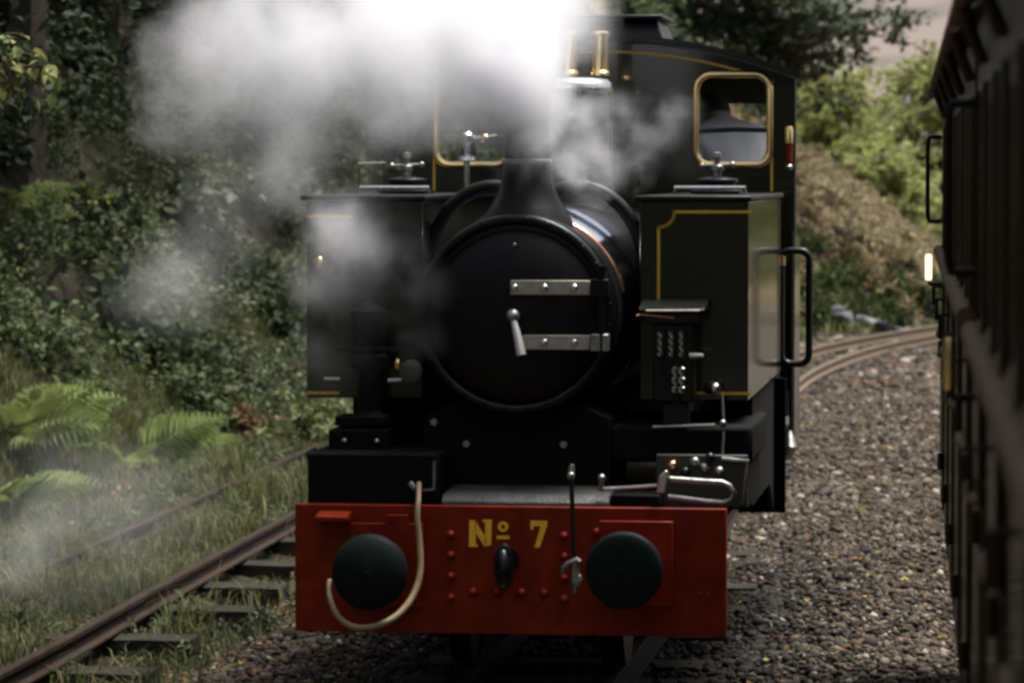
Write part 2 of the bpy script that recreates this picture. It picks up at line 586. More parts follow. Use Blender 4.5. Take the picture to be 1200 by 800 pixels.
# the far moorland hill
def hill_mat():
    m = bpy.data.materials.new('heather_hillside')
    m.use_nodes = True
    t = m.node_tree
    b = t.nodes['Principled BSDF']
    b.inputs['Roughness'].default_value = 1.0
    b.inputs['Specular IOR Level'].default_value = 0.0
    tc = _n(t, 'ShaderNodeTexCoord')
    n = _n(t, 'ShaderNodeTexNoise'); n.inputs['Scale'].default_value = 0.09; n.inputs['Detail'].default_value = 8
    t.links.new(tc.outputs['Object'], n.inputs['Vector'])
    r = _n(t, 'ShaderNodeValToRGB')
    e = r.color_ramp.elements
    e[0].color = (0.075, 0.088, 0.075, 1); e[0].position = 0.36
    e[1].color = (0.20, 0.168, 0.152, 1); e[1].position = 0.56
    x = e.new(0.46); x.color = (0.145, 0.126, 0.116, 1)
    t.links.new(n.outputs['Fac'], r.inputs['Fac'])
    t.links.new(r.outputs[0], b.inputs['Base Color'])
    return m
hx = np.linspace(-260, 330, 90); hy = np.linspace(330, 900, 60)
HX, HY = np.meshgrid(hx, hy)
rise = np.clip((HY - 335) / 420, 0, 1)
HZ = -6 + 150 * (rise ** 0.9) * (0.75 + 0.25 * np.cos((HX - 40) / 170)) + (vnoise(HX, HY, 60, 5) - 0.5) * 22 * rise + (vnoise(HX, HY, 17, 6) - 0.5) * 5 * np.minimum(1, rise * 5)
nx = len(hx)
ii, jj = np.meshgrid(np.arange(len(hy) - 1), np.arange(nx - 1), indexing='ij')
a0 = (ii * nx + jj).ravel()
h = np_mesh('hill', np.stack([HX, HY, HZ], -1).reshape(-1, 3), np.stack([a0, a0 + 1, a0 + nx + 1, a0 + nx], 1), hill_mat(), smooth=True)
tag(h, kind='structure')

# ================================================================== RAILWAY TRACKS
def smooth_path(pts, step=0.5):
    P = [Vector((*p, 0)) if len(p) == 2 else Vector(p) for p in pts]
    out = []
    for i in range(len(P) - 1):
        p0 = P[max(i - 1, 0)]; p1 = P[i]; p2 = P[i + 1]; p3 = P[min(i + 2, len(P) - 1)]
        n = max(2, int((p2 - p1).length / step))
        for k in range(n):
            t = k / n
            out.append(0.5 * ((2 * p1) + (p2 - p0) * t + (2 * p0 - 5 * p1 + 4 * p2 - p3) * t * t + (3 * p1 - p0 - 3 * p2 + p3) * t ** 3))
    out.append(P[-1])
    return out
def normals2(path):
    N = []
    for i in range(len(path)):
        a = path[max(i - 1, 0)]; b = path[min(i + 1, len(path) - 1)]
        d = (b - a).normalized()
        N.append(Vector((d.y, -d.x, 0)).normalized())      # to the right
    return N
RAIL_PROF = [(-0.045, -0.105), (0.045, -0.105), (0.045, -0.095), (0.009, -0.085), (0.007, -0.035), (0.024, -0.027),
             (0.025, -0.006), (0.018, 0), (-0.018, 0), (-0.025, -0.006), (-0.024, -0.027), (-0.007, -0.035), (-0.009, -0.085), (-0.045, -0.095)]
def rail_mb(path, off, sc=1.0):
    N = normals2(path)
    mb = MB()
    k = len(RAIL_PROF)
    vs, fs = [], []
    for p, n in zip(path, N):
        c = p + n * off
        for x, z in RAIL_PROF:
            vs.append((c.x + n.x * x * sc, c.y + n.y * x * sc, p.z + z * sc))
    for i in range(len(path) - 1):
        for j in range(k):
            l = (j + 1) % k
            fs.append((i * k + j, i * k + l, (i + 1) * k + l, (i + 1) * k + j))
    fs.append(tuple(range(k)))
    fs.append(tuple((len(path) - 1) * k + j for j in range(k))[::-1])
    return mb.add(vs, fs)
def sleeper_mesh(length, w, hgt, seed):
    mb = MB()
    r = random.Random(seed)
    # a worn baulk: slightly twisted, rounded ends and a split top
    n = 7
    vs, fs = [], []
    for i in range(n):
        x = -length / 2 + length * i / (n - 1)
        e = 0.9 if i in (0, n - 1) else 1.0
        ww = w / 2 * e * r.uniform(.95, 1.05); dz = r.uniform(-.006, .006)
        vs += [(x, -ww, -hgt), (x, ww, -hgt), (x, ww * .97, -0.012 + dz), (x, ww * .5, dz * .5), (x, -ww * .2, -0.006 + dz), (x, -ww * .97, -0.012 + dz)]
    for i in range(n - 1):
        for j in range(6):
            l = (j + 1) % 6
            fs.append((i * 6 + j, i * 6 + l, (i + 1) * 6 + l, (i + 1) * 6 + j))
    fs.append(tuple(range(6))); fs.append(tuple((n - 1) * 6 + j for j in range(6))[::-1])
    mb.add(vs, fs)
    return free_mesh(mb, 'sleeper', M['sleeper'])
SLEEPERS = [sleeper_mesh(1.35, 0.23, 0.16, k) for k in range(4)]
def lay_track(label, pts, offs, mats, y0, y1, spacing, width=1.0, drop=0.0, sleeper_off=0.0, shade_y=None):
    t = thing('railway_track', (pts[0][0], pts[0][1], 0), label, 'railway track', 'tracks of the little station')
    path = smooth_path(pts, 0.6)
    for o, mt in zip(offs, mats):
        if shade_y:
            a = [p for p in path if p.y <= shade_y]; b = [p for p in path if p.y >= a[-1].y + .001]
            b = [a[-1] + Vector((0, .012, 0))] + b
            rail_mb(a, o).build('rail', M['shaderail'], t, angle=30)
            rail_mb(b, o).build('rail', mt, t, angle=30)
        else:
            rail_mb(path, o).build('rail', mt, t, angle=30)
    N = normals2(path)
    acc = 0
    last = None
    for p, n in zip(path, N):
        if last is not None:
            acc += (p - last).length
        last = p
        if acc >= spacing and y0 <= p.y <= y1:
            acc = 0
            c = p + n * (sleeper_off + (random.uniform(-.09, .09) if sleeper_off else 0))
            ang = math.atan2(n.y, n.x) + random.uniform(-.03, .03)
            put(random.choice(SLEEPERS), 'sleeper', t, (c.x, c.y, p.z - 0.107 - random.uniform(0, .012) - drop), (0, random.uniform(-.01, .01), ang), (width, random.uniform(.92, 1.08), 1))
    return t
ENG_PATH = [(-2.03, 8), (-2.03, 16), (-2.05, 22), (-2.2, 27), (-2.43, 33), (-2.5, 38), (-2.42, 43), (-2.0, 48), (-1.30, 52), (-.25, 56.3), (1.5, 61), (4.2, 66)]
lay_track('narrow gauge track under the locomotive, curving away to the right behind it', ENG_PATH, (-0.345, 0.345), (M['railtop'], M['railtop']), 9, 64, 0.62, shade_y=26)
SID_PATH = [(-4.78, 9, 0), (-4.80, 16.5, 0), (-4.88, 20, 0), (-4.98, 25, 0), (-5.06, 30, 0), (-5.1, 36, 0), (-5.05, 44, 0)]
lay_track('rusty overgrown siding track beside the ferns on the left of the locomotive', SID_PATH, (-0.41, 0.42), (M['oldrail'], M['oldrail']), 10, 43, 0.82, width=1.22, sleeper_off=0.12)
CO_PATH = [(1.06, -6), (0.95, 2), (0.70, 12), (0.42, 22), (0.35, 30)]
lay_track('track hidden beneath the brown coaches on the right', CO_PATH, (-0.345, 0.345), (M['railtop'], M['railtop']), -5, 24, 0.62)

# ================================================================== THE LOCOMOTIVE
XC = -2.03
E = thing('steam_locomotive', (XC, 15.8, 0), 'dark green saddle-less narrow gauge steam locomotive with side tanks and red buffer beam, steaming', 'locomotive')
E['label'] = 'dark green and black side tank steam locomotive with red front beam reading No 7'
def X(px, Y): return at(px, 420, Y).x
def Z(py, Y): return at(620, py, Y).z
def mirror(x): return 2 * XC - x

# ---- red beam
BY = 15.80
bx0, bx1, bz0, bz1 = -2.945, -1.134, 0.272, 0.806
beam = MB().box(bx0, bx1, BY, BY + 0.05, bz0, bz1).build('buffer_beam', M['red'], E, bevel=0.004)
MB().box(bx0 + .01, bx1 - .01, BY + 0.053, BY + 0.12, bz1 - 0.10, bz1 - 0.012).build('beam_angle', M['black'], beam)
riv = MB()
riv.lathe([(0.0, -0.020), (0.007, -0.019), (0.013, -0.013), (0.0165, -0.005), (0.017, 0.0)], (0, 0, 0), 'Y', 12)
RIV = free_mesh(riv, 'rivet', M['red'])
def rivet(px, py):
    p = (X(px, BY), BY + 0.001, Z(py, BY))
    return put(RIV, 'rivet', beam, p, scale=(1.2, 1.25, 1.2))
for px in (528, 661):
    for py in (627, 651, 676, 701): rivet(px, py)
for px in (554, 583, 611, 638): rivet(px, 694)
for px, py in ((380, 617), (468, 627), (482, 700), (700, 622), (766, 624), (470, 650)): rivet(px, py)
bo = MB()
for dx in (0, 0.034):
    bo.lathe([(0.0, -0.010), (0.008, -0.009), (0.010, 0)], (dx, 0, 0), 'Y', 8)
BOLT = free_mesh(bo, 'bolt_pair', M['red'])
put(BOLT, 'bolt_pair', beam, (X(820, BY), BY + .001, Z(693, BY)))
put(BOLT, 'bolt_pair', beam, (X(366, BY), BY + .001, Z(693, BY)))
# lettering N o 7 (raised two millimetres, flat yellow)
def let_poly(polys, name):
    mb = MB()
    for pl in polys:
        mb.prism([(X(px, BY), Z(py, BY)) for px, py in pl], BY - 0.0025, BY + 0.001)
    return mb.build(name, M['letter'], beam)
let_poly([[(550, 610), (557.5, 610), (557.5, 641), (549.5, 641)],
          [(556.6, 610), (569.4, 630), (569.4, 641), (568.0, 641), (556.6, 623)],
          [(568.6, 609), (576.4, 609), (575.4, 639), (568.2, 640)],
          [(565.5, 609), (568.5, 609), (568.5, 612), (565.5, 612)],
          [(557.6, 638.5), (560, 638.5), (560, 641), (557.6, 641)]], 'letter_n')
ring = MB()
cx, cz = X(589.5, BY), Z(617, BY)
vs = []; n = 20
for k in range(n):
    a = 2 * PI * k / n
    for rx, rz in ((0.0225, 0.0215), (0.0085, 0.0095)):
        for y in (BY - 0.0025, BY + 0.001):
            vs.append((cx + rx * math.cos(a), y, cz + rz * math.sin(a)))
fs = []
for k in range(n):
    l = (k + 1) % n
    fs += [(4*k, 4*k+2, 4*l+2, 4*l), (4*k, 4*l, 4*l+1, 4*k+1), (4*k+2, 4*k+3, 4*l+3, 4*l+2)]
ring.add(vs, fs)
ring.prism([(X(582, BY), Z(627.5, BY)), (X(597, BY), Z(627.5, BY)), (X(597, BY), Z(631.5, BY)), (X(582, BY), Z(631.5, BY))], BY - .0025, BY + .001)
ring.build('letter_o', M['letter'], beam)
let_poly([[(622, 609.5), (641.5, 609.5), (641.5, 614.5), (632.6, 641), (626.4, 641), (633.6, 616), (625.5, 616), (625, 620), (621.6, 620)]], 'digit_seven')

# ---- buffers: red seat plate, step bracket, shank and round head
def buffer(px, py, r, convex, gloss):
    Yf = 15.47
    x, z = X(px, Yf), Z(py, Yf)
    b = MB()
    b.box(x - .13, x + .175, BY - .028, BY - .003, z - .175, z + .175)
    b.lathe([(.115, -.05), (.115, -.12), (.085, -.15), (.075, -.29)], (x, BY, z), 'Y', 28)
    part = b.build('buffer', M['red'], E, bevel=.004)
    hd = MB()
    hd.lathe([(0.0, -convex), (r * .35, -convex * .86), (r * .7, -convex * .5), (r * .9, -convex * .16), (r * .97, 0.004), (r, .014), (r, .036), (r * .95, .045), (.08, .05)], (x, Yf, z), 'Y', 48)
    hd.build('buffer_head', M['rubber'], part, angle=50)
    nut = MB()
    nut.lathe([(0, -.006), (.012, -.005), (.014, .003)], (x + .0, Yf - convex + .001, z), 'Y', 6)
    nut.build('centre_bolt', M['rubber'], part)
    return x, z
lx, lz = buffer(432, 673, .157, .050, 1)
rx_, rz_ = buffer(731, 667, .158, .012, 0)
# step bracket behind the left buffer
sb = MB()
sb.prism_x([(BY - .002, .78), (BY - .12, .765), (BY - .12, .745), (BY - .012, .742), (BY - .012, .68), (BY - .002, .68)], X(374, BY), X(412, BY))
sb.build('beam_bracket', M['red'], E, bevel=.003)
sb = MB()
sb.box(X(452, BY), X(480, BY), BY - .03, BY - .002, Z(640, BY), Z(604, BY))
sb.build('beam_bracket', M['red'], E, bevel=.003)
# hook
hk = MB()
cxh = X(594, BY)
pts = []
for k in range(15):
    a = R(200 - 250 * k / 14)
    pts.append((cxh + .0 + .004 * math.sin(k), BY - .075 + .062 * math.cos(a) * .9, Z(662, BY) + .072 * math.sin(a)))
hk.tube([(cxh, BY + .01, Z(655, BY)), (cxh, BY - .03, Z(653, BY))] + [p for p in pts], [.03, .028] + [.026 - .0008 * k for k in range(15)], 12)
hk.lathe([(.052, -.02), (.052, 0)], (cxh, BY + .001, Z(655, BY)), 'Y', 24)
hk.build('coupling_hook', M['black'], E)
ln = MB()
pts = [(cxh + .028 * math.cos(a), BY - .105 - .0 * a, Z(661, BY) + .085 * math.sin(a)) for a in [2 * PI * k / 22 for k in range(22)]]
ln.tube(pts, .0135, 8, closed=True)
ln.build('coupling_link', M['black'], E)
# hose looping under the left buffer
hp = [(491, 566, 15.86), (490.5, 585, 15.76), (489, 605, 15.73), (491.5, 630, 15.72), (493, 655, 15.70), (491, 678, 15.67), (482, 701, 15.62), (466, 720, 15.56), (444, 732, 15.50),
      (421, 735, 15.46), (402, 728, 15.45), (391, 713, 15.45), (386, 696, 15.46), (386, 680, 15.52)]
P = smooth_path([at(*p) for p in hp], .03)
MB().tube(P, [.0105 + .004 * math.sin(PI * i / len(P)) for i in range(len(P))], 10).build('brake_hose', M['hose'], E)
# upright rod in front of the beam, with worn fittings
p0, p1 = at(669, 553, 15.74), at(673, 668, 15.70)
rod = MB().tube([p0, (p0 + p1) / 2 + Vector((.002, 0, 0)), p1], .0105, 10).build('coupling_rod', M['black'], E)
ft = MB().tube([at(669, 560, 15.74), at(669.5, 549, 15.74), at(671, 544, 15.74)], [.016, .014, .009], 10)
ft.sphere(at(669, 557, 15.735), .018, 10, 6)
ft.build('rod_fitting', M['iron'], rod)
ft = MB().tube([at(661, 664, 15.69), at(666, 659, 15.685), at(676, 655, 15.685), at(679, 658, 15.685)], .011, 8)
ft.tube([at(661, 663, 15.69), at(660.5, 672, 15.69)], .012, 8)
ft.tube([at(674, 656, 15.69), at(675, 680, 15.69)], [.012, .021], 8)
ft.sphere(at(675.5, 679, 15.69), .025, 10, 6, (1, .7, 1.3))
ft.tube([at(675, 684, 15.69), at(673, 695, 15.69)], [.010, .006], 8)
ft.build('rod_fitting', M['iron'], rod)

# ---- running plate, steps, frames
fr = MB()
fr.box(bx0 + .015, bx1 - .015, BY + .123, 21.4, bz1 - .09, bz1 - .05)
fr.build('running_plate', M['black'], E, bevel=.004)
fm = MB()
fm.box(XC - .47, XC - .44, BY + .123, 21.3, .28, .715)
fm.box(XC + .44, XC + .47, BY + .123, 21.3, .28, .715)
fm.box(XC - .438, XC + .438, 16.4, 16.44, .30, .712)
fm.build('frames', M['black'], E)
tp = MB()
tp.prism_x([(BY + .052, bz1 - .045), (BY + .052, bz1 + .012), (BY + .085, bz1 + .04), (16.55, bz1 + .075), (16.55, bz1 - .045)], X(515, BY), X(712, BY))
tp.build('tread_plate', M['tread'], E, bevel=.006)
# boxes either side of the tread plate
def blk(name, px0, px1, py0, py1, Y0, Y1, m='matt_black', bev=.008, parent=None):
    return MB().box(X(px0, Y0), X(px1, Y0), Y0, Y1, Z(py1, Y0), Z(py0, Y0)).build(name, M[m], parent or E, bevel=bev)
blk('sand_box', 360, 513, 533, 594, 15.90, 16.7)
blk('sand_box', 716, 774, 578, 594, 15.90, 16.5)
blk('tool_box', 774, 876, 600 - 60, 594, 16.10, 16.9)
sd = MB()
sd.prism([(X(496, 16.2), Z(596, 16.2)), (X(716, 16.2), Z(596, 16.2)), (X(716, 16.2), Z(490, 16.2)), (X(672, 16.2), Z(470, 16.2)), (X(535, 16.2), Z(470, 16.2)), (X(496, 16.2), Z(490, 16.2))], 16.2, 16.9)
sdl = sd.build('smokebox_saddle', M['matt_black'], E, bevel=.006)
for px, py in ((547, 520), (661, 520), (509, 495)):
    b = MB().cyl((0, 0, 0), (0, -.02, 0), .016, n=6)
    p = (X(px, 16.2), 16.199, Z(py, 16.2))
    put(free_mesh(b, 'saddle_bolt', M['iron']), 'saddle_bolt', sdl, p)
blk('cylinder_cover', 716, 882, 497, 540, 16.18, 17.2, bev=.02)
# olive plate with a bright edge and the hand lever shaped like a long U
pl = blk('front_plate', 769, 876, 531, 592, 15.98, 16.03, 'olive', .004)
rim = MB()
rim.tube([at(846, 537, 15.97), at(876, 540, 15.97), at(874, 566, 15.97), at(870, 591, 15.97)], .009, 8)
rim.build('plate_rim', M['iron'], pl)
for px, py, c in ((788, 545, 'copper'), (814, 541, 'iron'), (832, 536, 'black'), (803, 553, 'black'), (843, 552, 'iron'), (826, 548, 'iron')):
    MB().sphere(at(px, py, 15.96), .022, 10, 7).build('fitting', M[c], pl)
lev = MB()
pts = [(785, 561), (800, 562), (825, 564), (846, 565), (855, 569), (860, 577), (857, 585), (848, 589), (830, 588), (800, 584), (783, 582)]
lev.tube([at(x, y, 15.86) for x, y in pts], .0125, 10)
lv = lev.build('front_lever', M['iron'], E)
c = MB()
p = at(776, 563, 15.84)
c.prism([(p.x - .024, p.z - .05), (p.x + .012, p.z - .048), (p.x + .03, p.z + .03), (p.x + .018, p.z + .048), (p.x - .014, p.z + .02)], 15.82, 15.87)
c.build('lever_clamp', M['steel'], lv, bevel=.006)
c = MB().tube([at(702, 573, 15.86), at(740, 571, 15.86), at(770, 569, 15.86)], .008, 8)
c.sphere(at(705, 560, 15.86), .018, 8, 6); c.tube([at(705, 562, 15.86), at(704, 575, 15.86)], .012, 8)
c.build('front_rod', M['iron'], E)
# small pipe fittings above the left of the beam
c = MB().tube([at(509, 540, 15.88), at(509, 573, 15.88), at(487, 575, 15.88)], .008, 8)
c.tube([at(480, 565, 15.86), at(486, 572, 15.86)], .012, 8)
c.build('pipe_fitting', M['iron'], E)

# ---- smokebox, door, hinges
BZ = 1.595
smk = MB()
smk.lathe([(.395, 16.10), (.416, 16.11), (.42, 16.14), (.42, 16.17), (.408, 16.19), (.412, 16.22), (.412, 16.39)], (XC, 0, BZ), 'Y', 64)
smokebox = smk.build('smokebox', M['smoke_black'], E, angle=30)
XR = X(605, 16.1)
MB().tube([(XR + .402 * math.cos(2 * PI * k / 64), 16.095, BZ + .402 * math.sin(2 * PI * k / 64)) for k in range(64)], .021, 12, closed=True).build('smokebox_ring', M['black'], smokebox)
SX, SZ = X(605, 16.1), Z(371, 16.1)
dr = MB()
dr.lathe([(0, 16.025), (.10, 16.028), (.20, 16.036), (.28, 16.05), (.335, 16.072), (.358, 16.088), (.368, 16.099), (.372, 16.104)], (SX, 0, SZ), 'Y', 64)
dr.build('smokebox_door', M['smoke_black'], smokebox, angle=50)
def strap(py, px0, px1, bolts):
    Ys = 16.005
    s = MB()
    z0, z1 = Z(py + 8.5, Ys), Z(py - 8.5, Ys)
    s.prism([(X(px0, Ys), z0), (X(px1, Ys), z0), (X(px1, Ys), z1), (X(px0, Ys), z1)], Ys, Ys + .02)
    st = s.build('hinge_strap', M['strap'], smokebox, bevel=.003)
    for b in bolts:
        m = MB()
        m.sphere((X(b, Ys), Ys - .002, Z(py, Ys)), .0165, 10, 6, (1, .7, 1))
        m.build('strap_bolt', M['steel'], smokebox)
strap(337, 598, 691, (603, 638, 673))
strap(401, 612, 691, (638, 673))
hp_ = MB().cyl(at(705, 420, 16.0), at(705, 313, 16.0), .016, n=14)
hp_.cyl(at(705, 316, 16.0), at(705, 311, 16.0), .022, n=14)
hp_.build('hinge_pin', M['smoke_black'], smokebox)
for py in (337, 401):
    MB().box(X(692, 16.0), X(713, 16.0), 15.985, 16.05, Z(py + 10, 16), Z(py - 10, 16)).build('hinge_lug', M['iron' if py == 401 else 'smoke_black'], smokebox, bevel=.004)
sr = MB(); sr.lathe([(0, -.008), (.006, -.007), (.009, 0)], (0, 0, 0), 'Y', 8)
SR = free_mesh(sr, 'smokebox_rivet', M['smoke_black'])
for k in range(28):
    a = 2 * PI * (k + .5) / 28
    put(SR, 'smokebox_rivet', smokebox, (XR + .402 * math.cos(a), 16.076, BZ + .402 * math.sin(a)))
kn = MB().sphere(at(601, 370, 15.96), .029, 14, 9)
kn.cyl(at(601, 370, 15.96), at(601, 370, 16.03), .018, n=12)
kn.build('door_knob', M['iron'], smokebox)
MB().tube([at(602, 376, 15.95), at(607, 396, 15.94), at(611, 416, 15.93)], [.013, .018, .021], 12).build('door_handle', M['white_metal'], smokebox)
MB().sphere(at(603, 287, 16.045), .009, 8, 5).build('door_stud', M['iron'], smokebox)

# ---- boiler
bl = MB()
bl.lathe([(.450, 16.70), (.455, 16.71), (.455, 19.19)], (XC, 0, BZ), 'Y', 64)
boiler = bl.build('boiler', M['black'], E)
MB().tube([(XC + .413 * math.cos(R(a)), 16.41, BZ + .413 * math.sin(R(a))) for a in range(12, 169, 4)], .013, 10).build('copper_band', M['copper'], boiler)
MB().lathe([(.400, 16.425), (.418, 16.47), (.448, 16.56), (.468, 16.65), (.468, 16.69)], (XC, 0, BZ), 'Y', 64).build('boiler_cladding', M['bluesteel'], boiler)
for sgn in (-1, 1):
    pts = [(.08, 2.115), (.17, 2.13), (.26, 2.115), (.35, 2.055), (.425, 1.95), (.465, 1.82), (.478, 1.66), (.478, 1.4), (.478, 1.2)]
    y = 16.74 if sgn > 0 else 16.62
    k = 1.0 if sgn > 0 else 1.02
    pp = smooth_path([(XC + sgn * a * k, y, b) for a, b in pts], .04)
    pipe = MB().tube(pp, .031, 14).build('steam_pipe', M['smoke_black'], E)
    fl = MB().lathe([(.05, -.012), (.05, .012)], (XC + sgn * .478 * k, y, 1.72), 'Z', 20)
    fl.build('pipe_flange', M['smoke_black'], pipe, bevel=.003)
# disc on a bracket beside the smokebox at left
ds = MB().lathe([(0, -.012), (.04, -.012), (.049, -.006), (.05, .02)], (X(481, 16.05), 16.05, Z(436, 16.05)), 'Y', 28)
d = ds.build('lamp_disc', M['iron'], E)
d.data.materials[0] = pmat('grey_disc', (.05, .05, .045), .45)
MB().sphere(at(466, 427, 16.02), .016, 10, 6, (.8, .8, 1.5)).build('bright_stud', M['brass'], d)
MB().tube([at(455, 446, 16.05), at(471, 445, 16.05)], .010, 8).build('disc_bracket', M['iron'], d)

# ---- chimney
CY_ = 16.33
ch = MB()
ch.lathe([(.205, 1.955), (.188, 2.0), (.155, 2.05), (.128, 2.10), (.110, 2.16), (.101, 2.23), (.097, 2.30), (.096, 2.52), (.112, 2.535), (.122, 2.56), (.124, 2.60), (.114, 2.625), (.09, 2.63), (.08, 2.60), (.076, 2.3)], (XC, CY_, 0), 'Z', 48)
chim = ch.build('chimney', M['smoke_black'], E, angle=45)
MB().lathe([(.102, 2.225), (.108, 2.23), (.108, 2.245), (.100, 2.25)], (XC, CY_, 0), 'Z', 40).build('chimney_band', M['iron'], chim)

# ---- dome and safety valves
dm = MB().lathe([(.30, 1.95), (.24, 2.03), (.205, 2.09), (.186, 2.16), (.18, 2.3), (.18, 2.555)], (XC, 18.0, 0), 'Z', 48)
dome = dm.build('steam_dome', M['smoke_black'], E, angle=45)
MB().lathe([(.182, 2.556), (.193, 2.565), (.197, 2.585), (.192, 2.61), (.17, 2.628), (.10, 2.637), (0, 2.64)], (XC, 18.0, 0), 'Z', 48).build('dome_cover', M['steel'], dome, angle=60)
for dx in (-.075, .075):
    sv = MB().lathe([(.048, 2.66), (.048, 2.675), (.040, 2.685), (.040, 2.84), (.046, 2.85), (.046, 2.868), (.03, 2.876)], (XC + .0 + dx, 18.6, 0), 'Z', 24)
    sv_ = sv.build('safety_valve', M['brass'], E)
    MB().lathe([(.10, 2.03), (.07, 2.09), (.06, 2.2), (.06, 2.6), (.055, 2.659)], (XC + dx, 18.6, 0), 'Z', 20).build('valve_base', M['black'], sv_)
# whistle with its lever in front of the left cab window
Yw = 18.9
wv = MB()
wv.lathe([(.055, Z(188, Yw)), (.05, Z(184, Yw)), (.022, Z(181, Yw)), (.022, Z(172, Yw)), (.04, Z(168, Yw)), (.042, Z(158, Yw)), (.03, Z(155, Yw)), (0, Z(154, Yw))], (X(547, Yw), Yw, 0), 'Z', 20)
wv.tube([at(549, 163, Yw), at(566, 162, Yw), at(583, 159, Yw)], [.012, .014, .010], 10)
wv.lathe([(.016, 2.0), (.016, Z(188, Yw))], (X(547, Yw), Yw, 0), 'Z', 14)
ws = wv.build('whistle_valve', M['steel'], E)
MB().sphere(at(568, 162, Yw), .022, 10, 6, (1.2, 1, 1)).build('valve_nut', M['brass'], ws)

# ---- side tanks
TY0, TY1 = 16.38, 18.76
tz0, tz1 = 1.217, 2.068
tR = (-1.55, -1.085)
tL = (-3.0, mirror(-1.55) + .02)
for side, (xa, xb) in (('R', tR), ('L', tL)):
    t = MB().box(xa, xb, TY0, TY1, tz0, tz1).build('side_tank', M['green'], E, bevel=.006, seg=3)
    cap = MB().box(xa - .022, xb + .012, TY0 - .016, TY1 + .01, tz1 + .003, tz1 + .024)
    cap.build('tank_top', M['black'], t, bevel=.005)
    ln = MB()
    Yl = TY0 - .0015
    def line(pts, w=3.4):
        for (xa_, ya_), (xb_, yb_) in zip(pts[:-1], pts[1:]):
            A = Vector((X(xa_, Yl), 0, Z(ya_, Yl))); B = Vector((X(xb_, Yl), 0, Z(yb_, Yl)))
            d = (B - A).normalized(); nrm = Vector((-d.z, 0, d.x)) * (w * Yl / FOC / 2)
            e = d * (w * Yl / FOC * .3)
            ln.prism([((A - e + nrm).x, (A - e + nrm).z), ((B + e + nrm).x, (B + e + nrm).z), ((B + e - nrm).x, (B + e - nrm).z), ((A - e - nrm).x, (A - e - nrm).z)], Yl, Yl + .003)
    if side == 'R':
        sc = [(790 + 18 * math.cos(R(180 + 0)) * 0 , 248)]
        arc = [(772 + 18 * math.sin(R(a)), 248 + 18 * math.cos(R(a))) for a in range(0, 91, 15)]   # scooped corner
        line([(771.5, 459), (771.5, 266)] + [(x, y) for x, y in arc] + [(879, 248)])
        line([(771.5, 459), (879, 459)])
    else:
        arc = [(476 - 18 * math.sin(R(a)), 254 + 18 * math.cos(R(a))) for a in range(0, 91, 15)]
        line([(361, 462), (396, 462)])
        line([(361, 254), (412, 254)])
    ln.build('tank_lining', M['yellow'], t)
# tank side lining shows only edge on; filler caps on top
for px, xx in ((826, -1.31), (None, mirror(-1.31))):
    y = 17.6
    zt = tz1 + .025
    fb = MB().box(xx - .11, xx + .11, y - .13, y + .13, zt, zt + .018)
    fb.lathe([(.085, 0), (.085, .03), (.095, .034), (.095, .05), (.03, .062)], (xx, y, zt + .018), 'Z', 24)
    f = fb.build('filler_cap', M['black'], E, bevel=.003)
    s = MB().lathe([(.03, .05), (.018, .06), (.018, .085), (.03, .09), (.03, .11), (.014, .12), (.014, .14), (.022, .15), (.02, .17), (0, .175)], (xx, y, zt + .018), 'Z', 14)
    s.tube([(xx - .07, y, zt + .13), (xx + .07, y, zt + .135)], .007, 8)
    s.sphere((xx + .07, y, zt + .135), .014, 8, 5); s.sphere((xx - .07, y, zt + .13), .014, 8, 5)
    s.build('filler_screw', M['iron'], f)
    h_ = MB().tube([(xx - .17, y - .3, zt), (xx - .17, y - .3, zt + .03), (xx + .15, y - .3, zt + .03), (xx + .15, y - .3, zt)], .008, 8)
    h_.build('tank_handle', M['steel'], E)
# ledge pipes along the inside top of the left tank
MB().tube([at(420, 192, 17.8), at(452, 191, 17.8)], .006, 8).build('handrail', M['iron'], E)
lt = MB()
lt.tube([at(421, 192, 17.8), at(421, 230, 17.8)], .005, 8); lt.tube([at(450, 191, 17.8), at(450, 230, 17.8)], .005, 8)
lt.build('handrail_post', M['black'], E)
# brass tap on the left tank front
tb = MB().tube([at(370, 306, 16.37), at(377, 307, 16.31)], .016, 10); tb.sphere(at(375, 308, 16.32), .022, 10, 7, (1, 1, 1.4))
tb.build('brass_tap', M['brass'], E)

# ---- mechanical lubricator on the right
lub = MB()
Yl = 16.12
lub.box(X(752, Yl), X(822, Yl), Yl, Yl + .22, Z(378, Yl), Z(365, Yl))
lub.box(X(764, Yl), X(812, Yl), Yl + .03, Yl + .22, Z(470, Yl), Z(378, Yl) - .002)
lub.box(X(775, Yl), X(805, Yl), Yl + .05, Yl + .2, Z(500, Yl), Z(470, Yl) - .002)
lb = lub.build('lubricator', M['black'], E, bevel=.008)
ld = MB().prism_x([(Yl - .02, Z(365, Yl) + .002), (Yl - .02, Z(361, Yl)), (Yl + .20, Z(352, Yl)), (Yl + .24, Z(352, Yl)), (Yl + .24, Z(365, Yl) + .002)], X(748, Yl), X(826, Yl))
ld.build('lubricator_lid', M['black'], lb, bevel=.005)
MB().tube([at(757, 364, Yl - .022), at(820, 364, Yl - .022)], .0045, 6).build('lid_edge', M['strap'], lb)
MB().tube([at(746, 370, Yl - .01), at(752, 368, Yl - .01), at(790, 372, Yl - .005)], .005, 6).build('copper_pipe', M['copper'], lb)
un = MB()
un.lathe([(.006, 0), (.016, .008), (.016, .026), (.007, .034)], (0, 0, 0), 'Z', 8)
UN = free_mesh(un, 'union', M['steel'])
for px in (774, 787, 799):
    for py in (395, 403, 411, 419):
        put(UN, 'union', lb, at(px, py, Yl + .012), scale=(1, 1, .85))
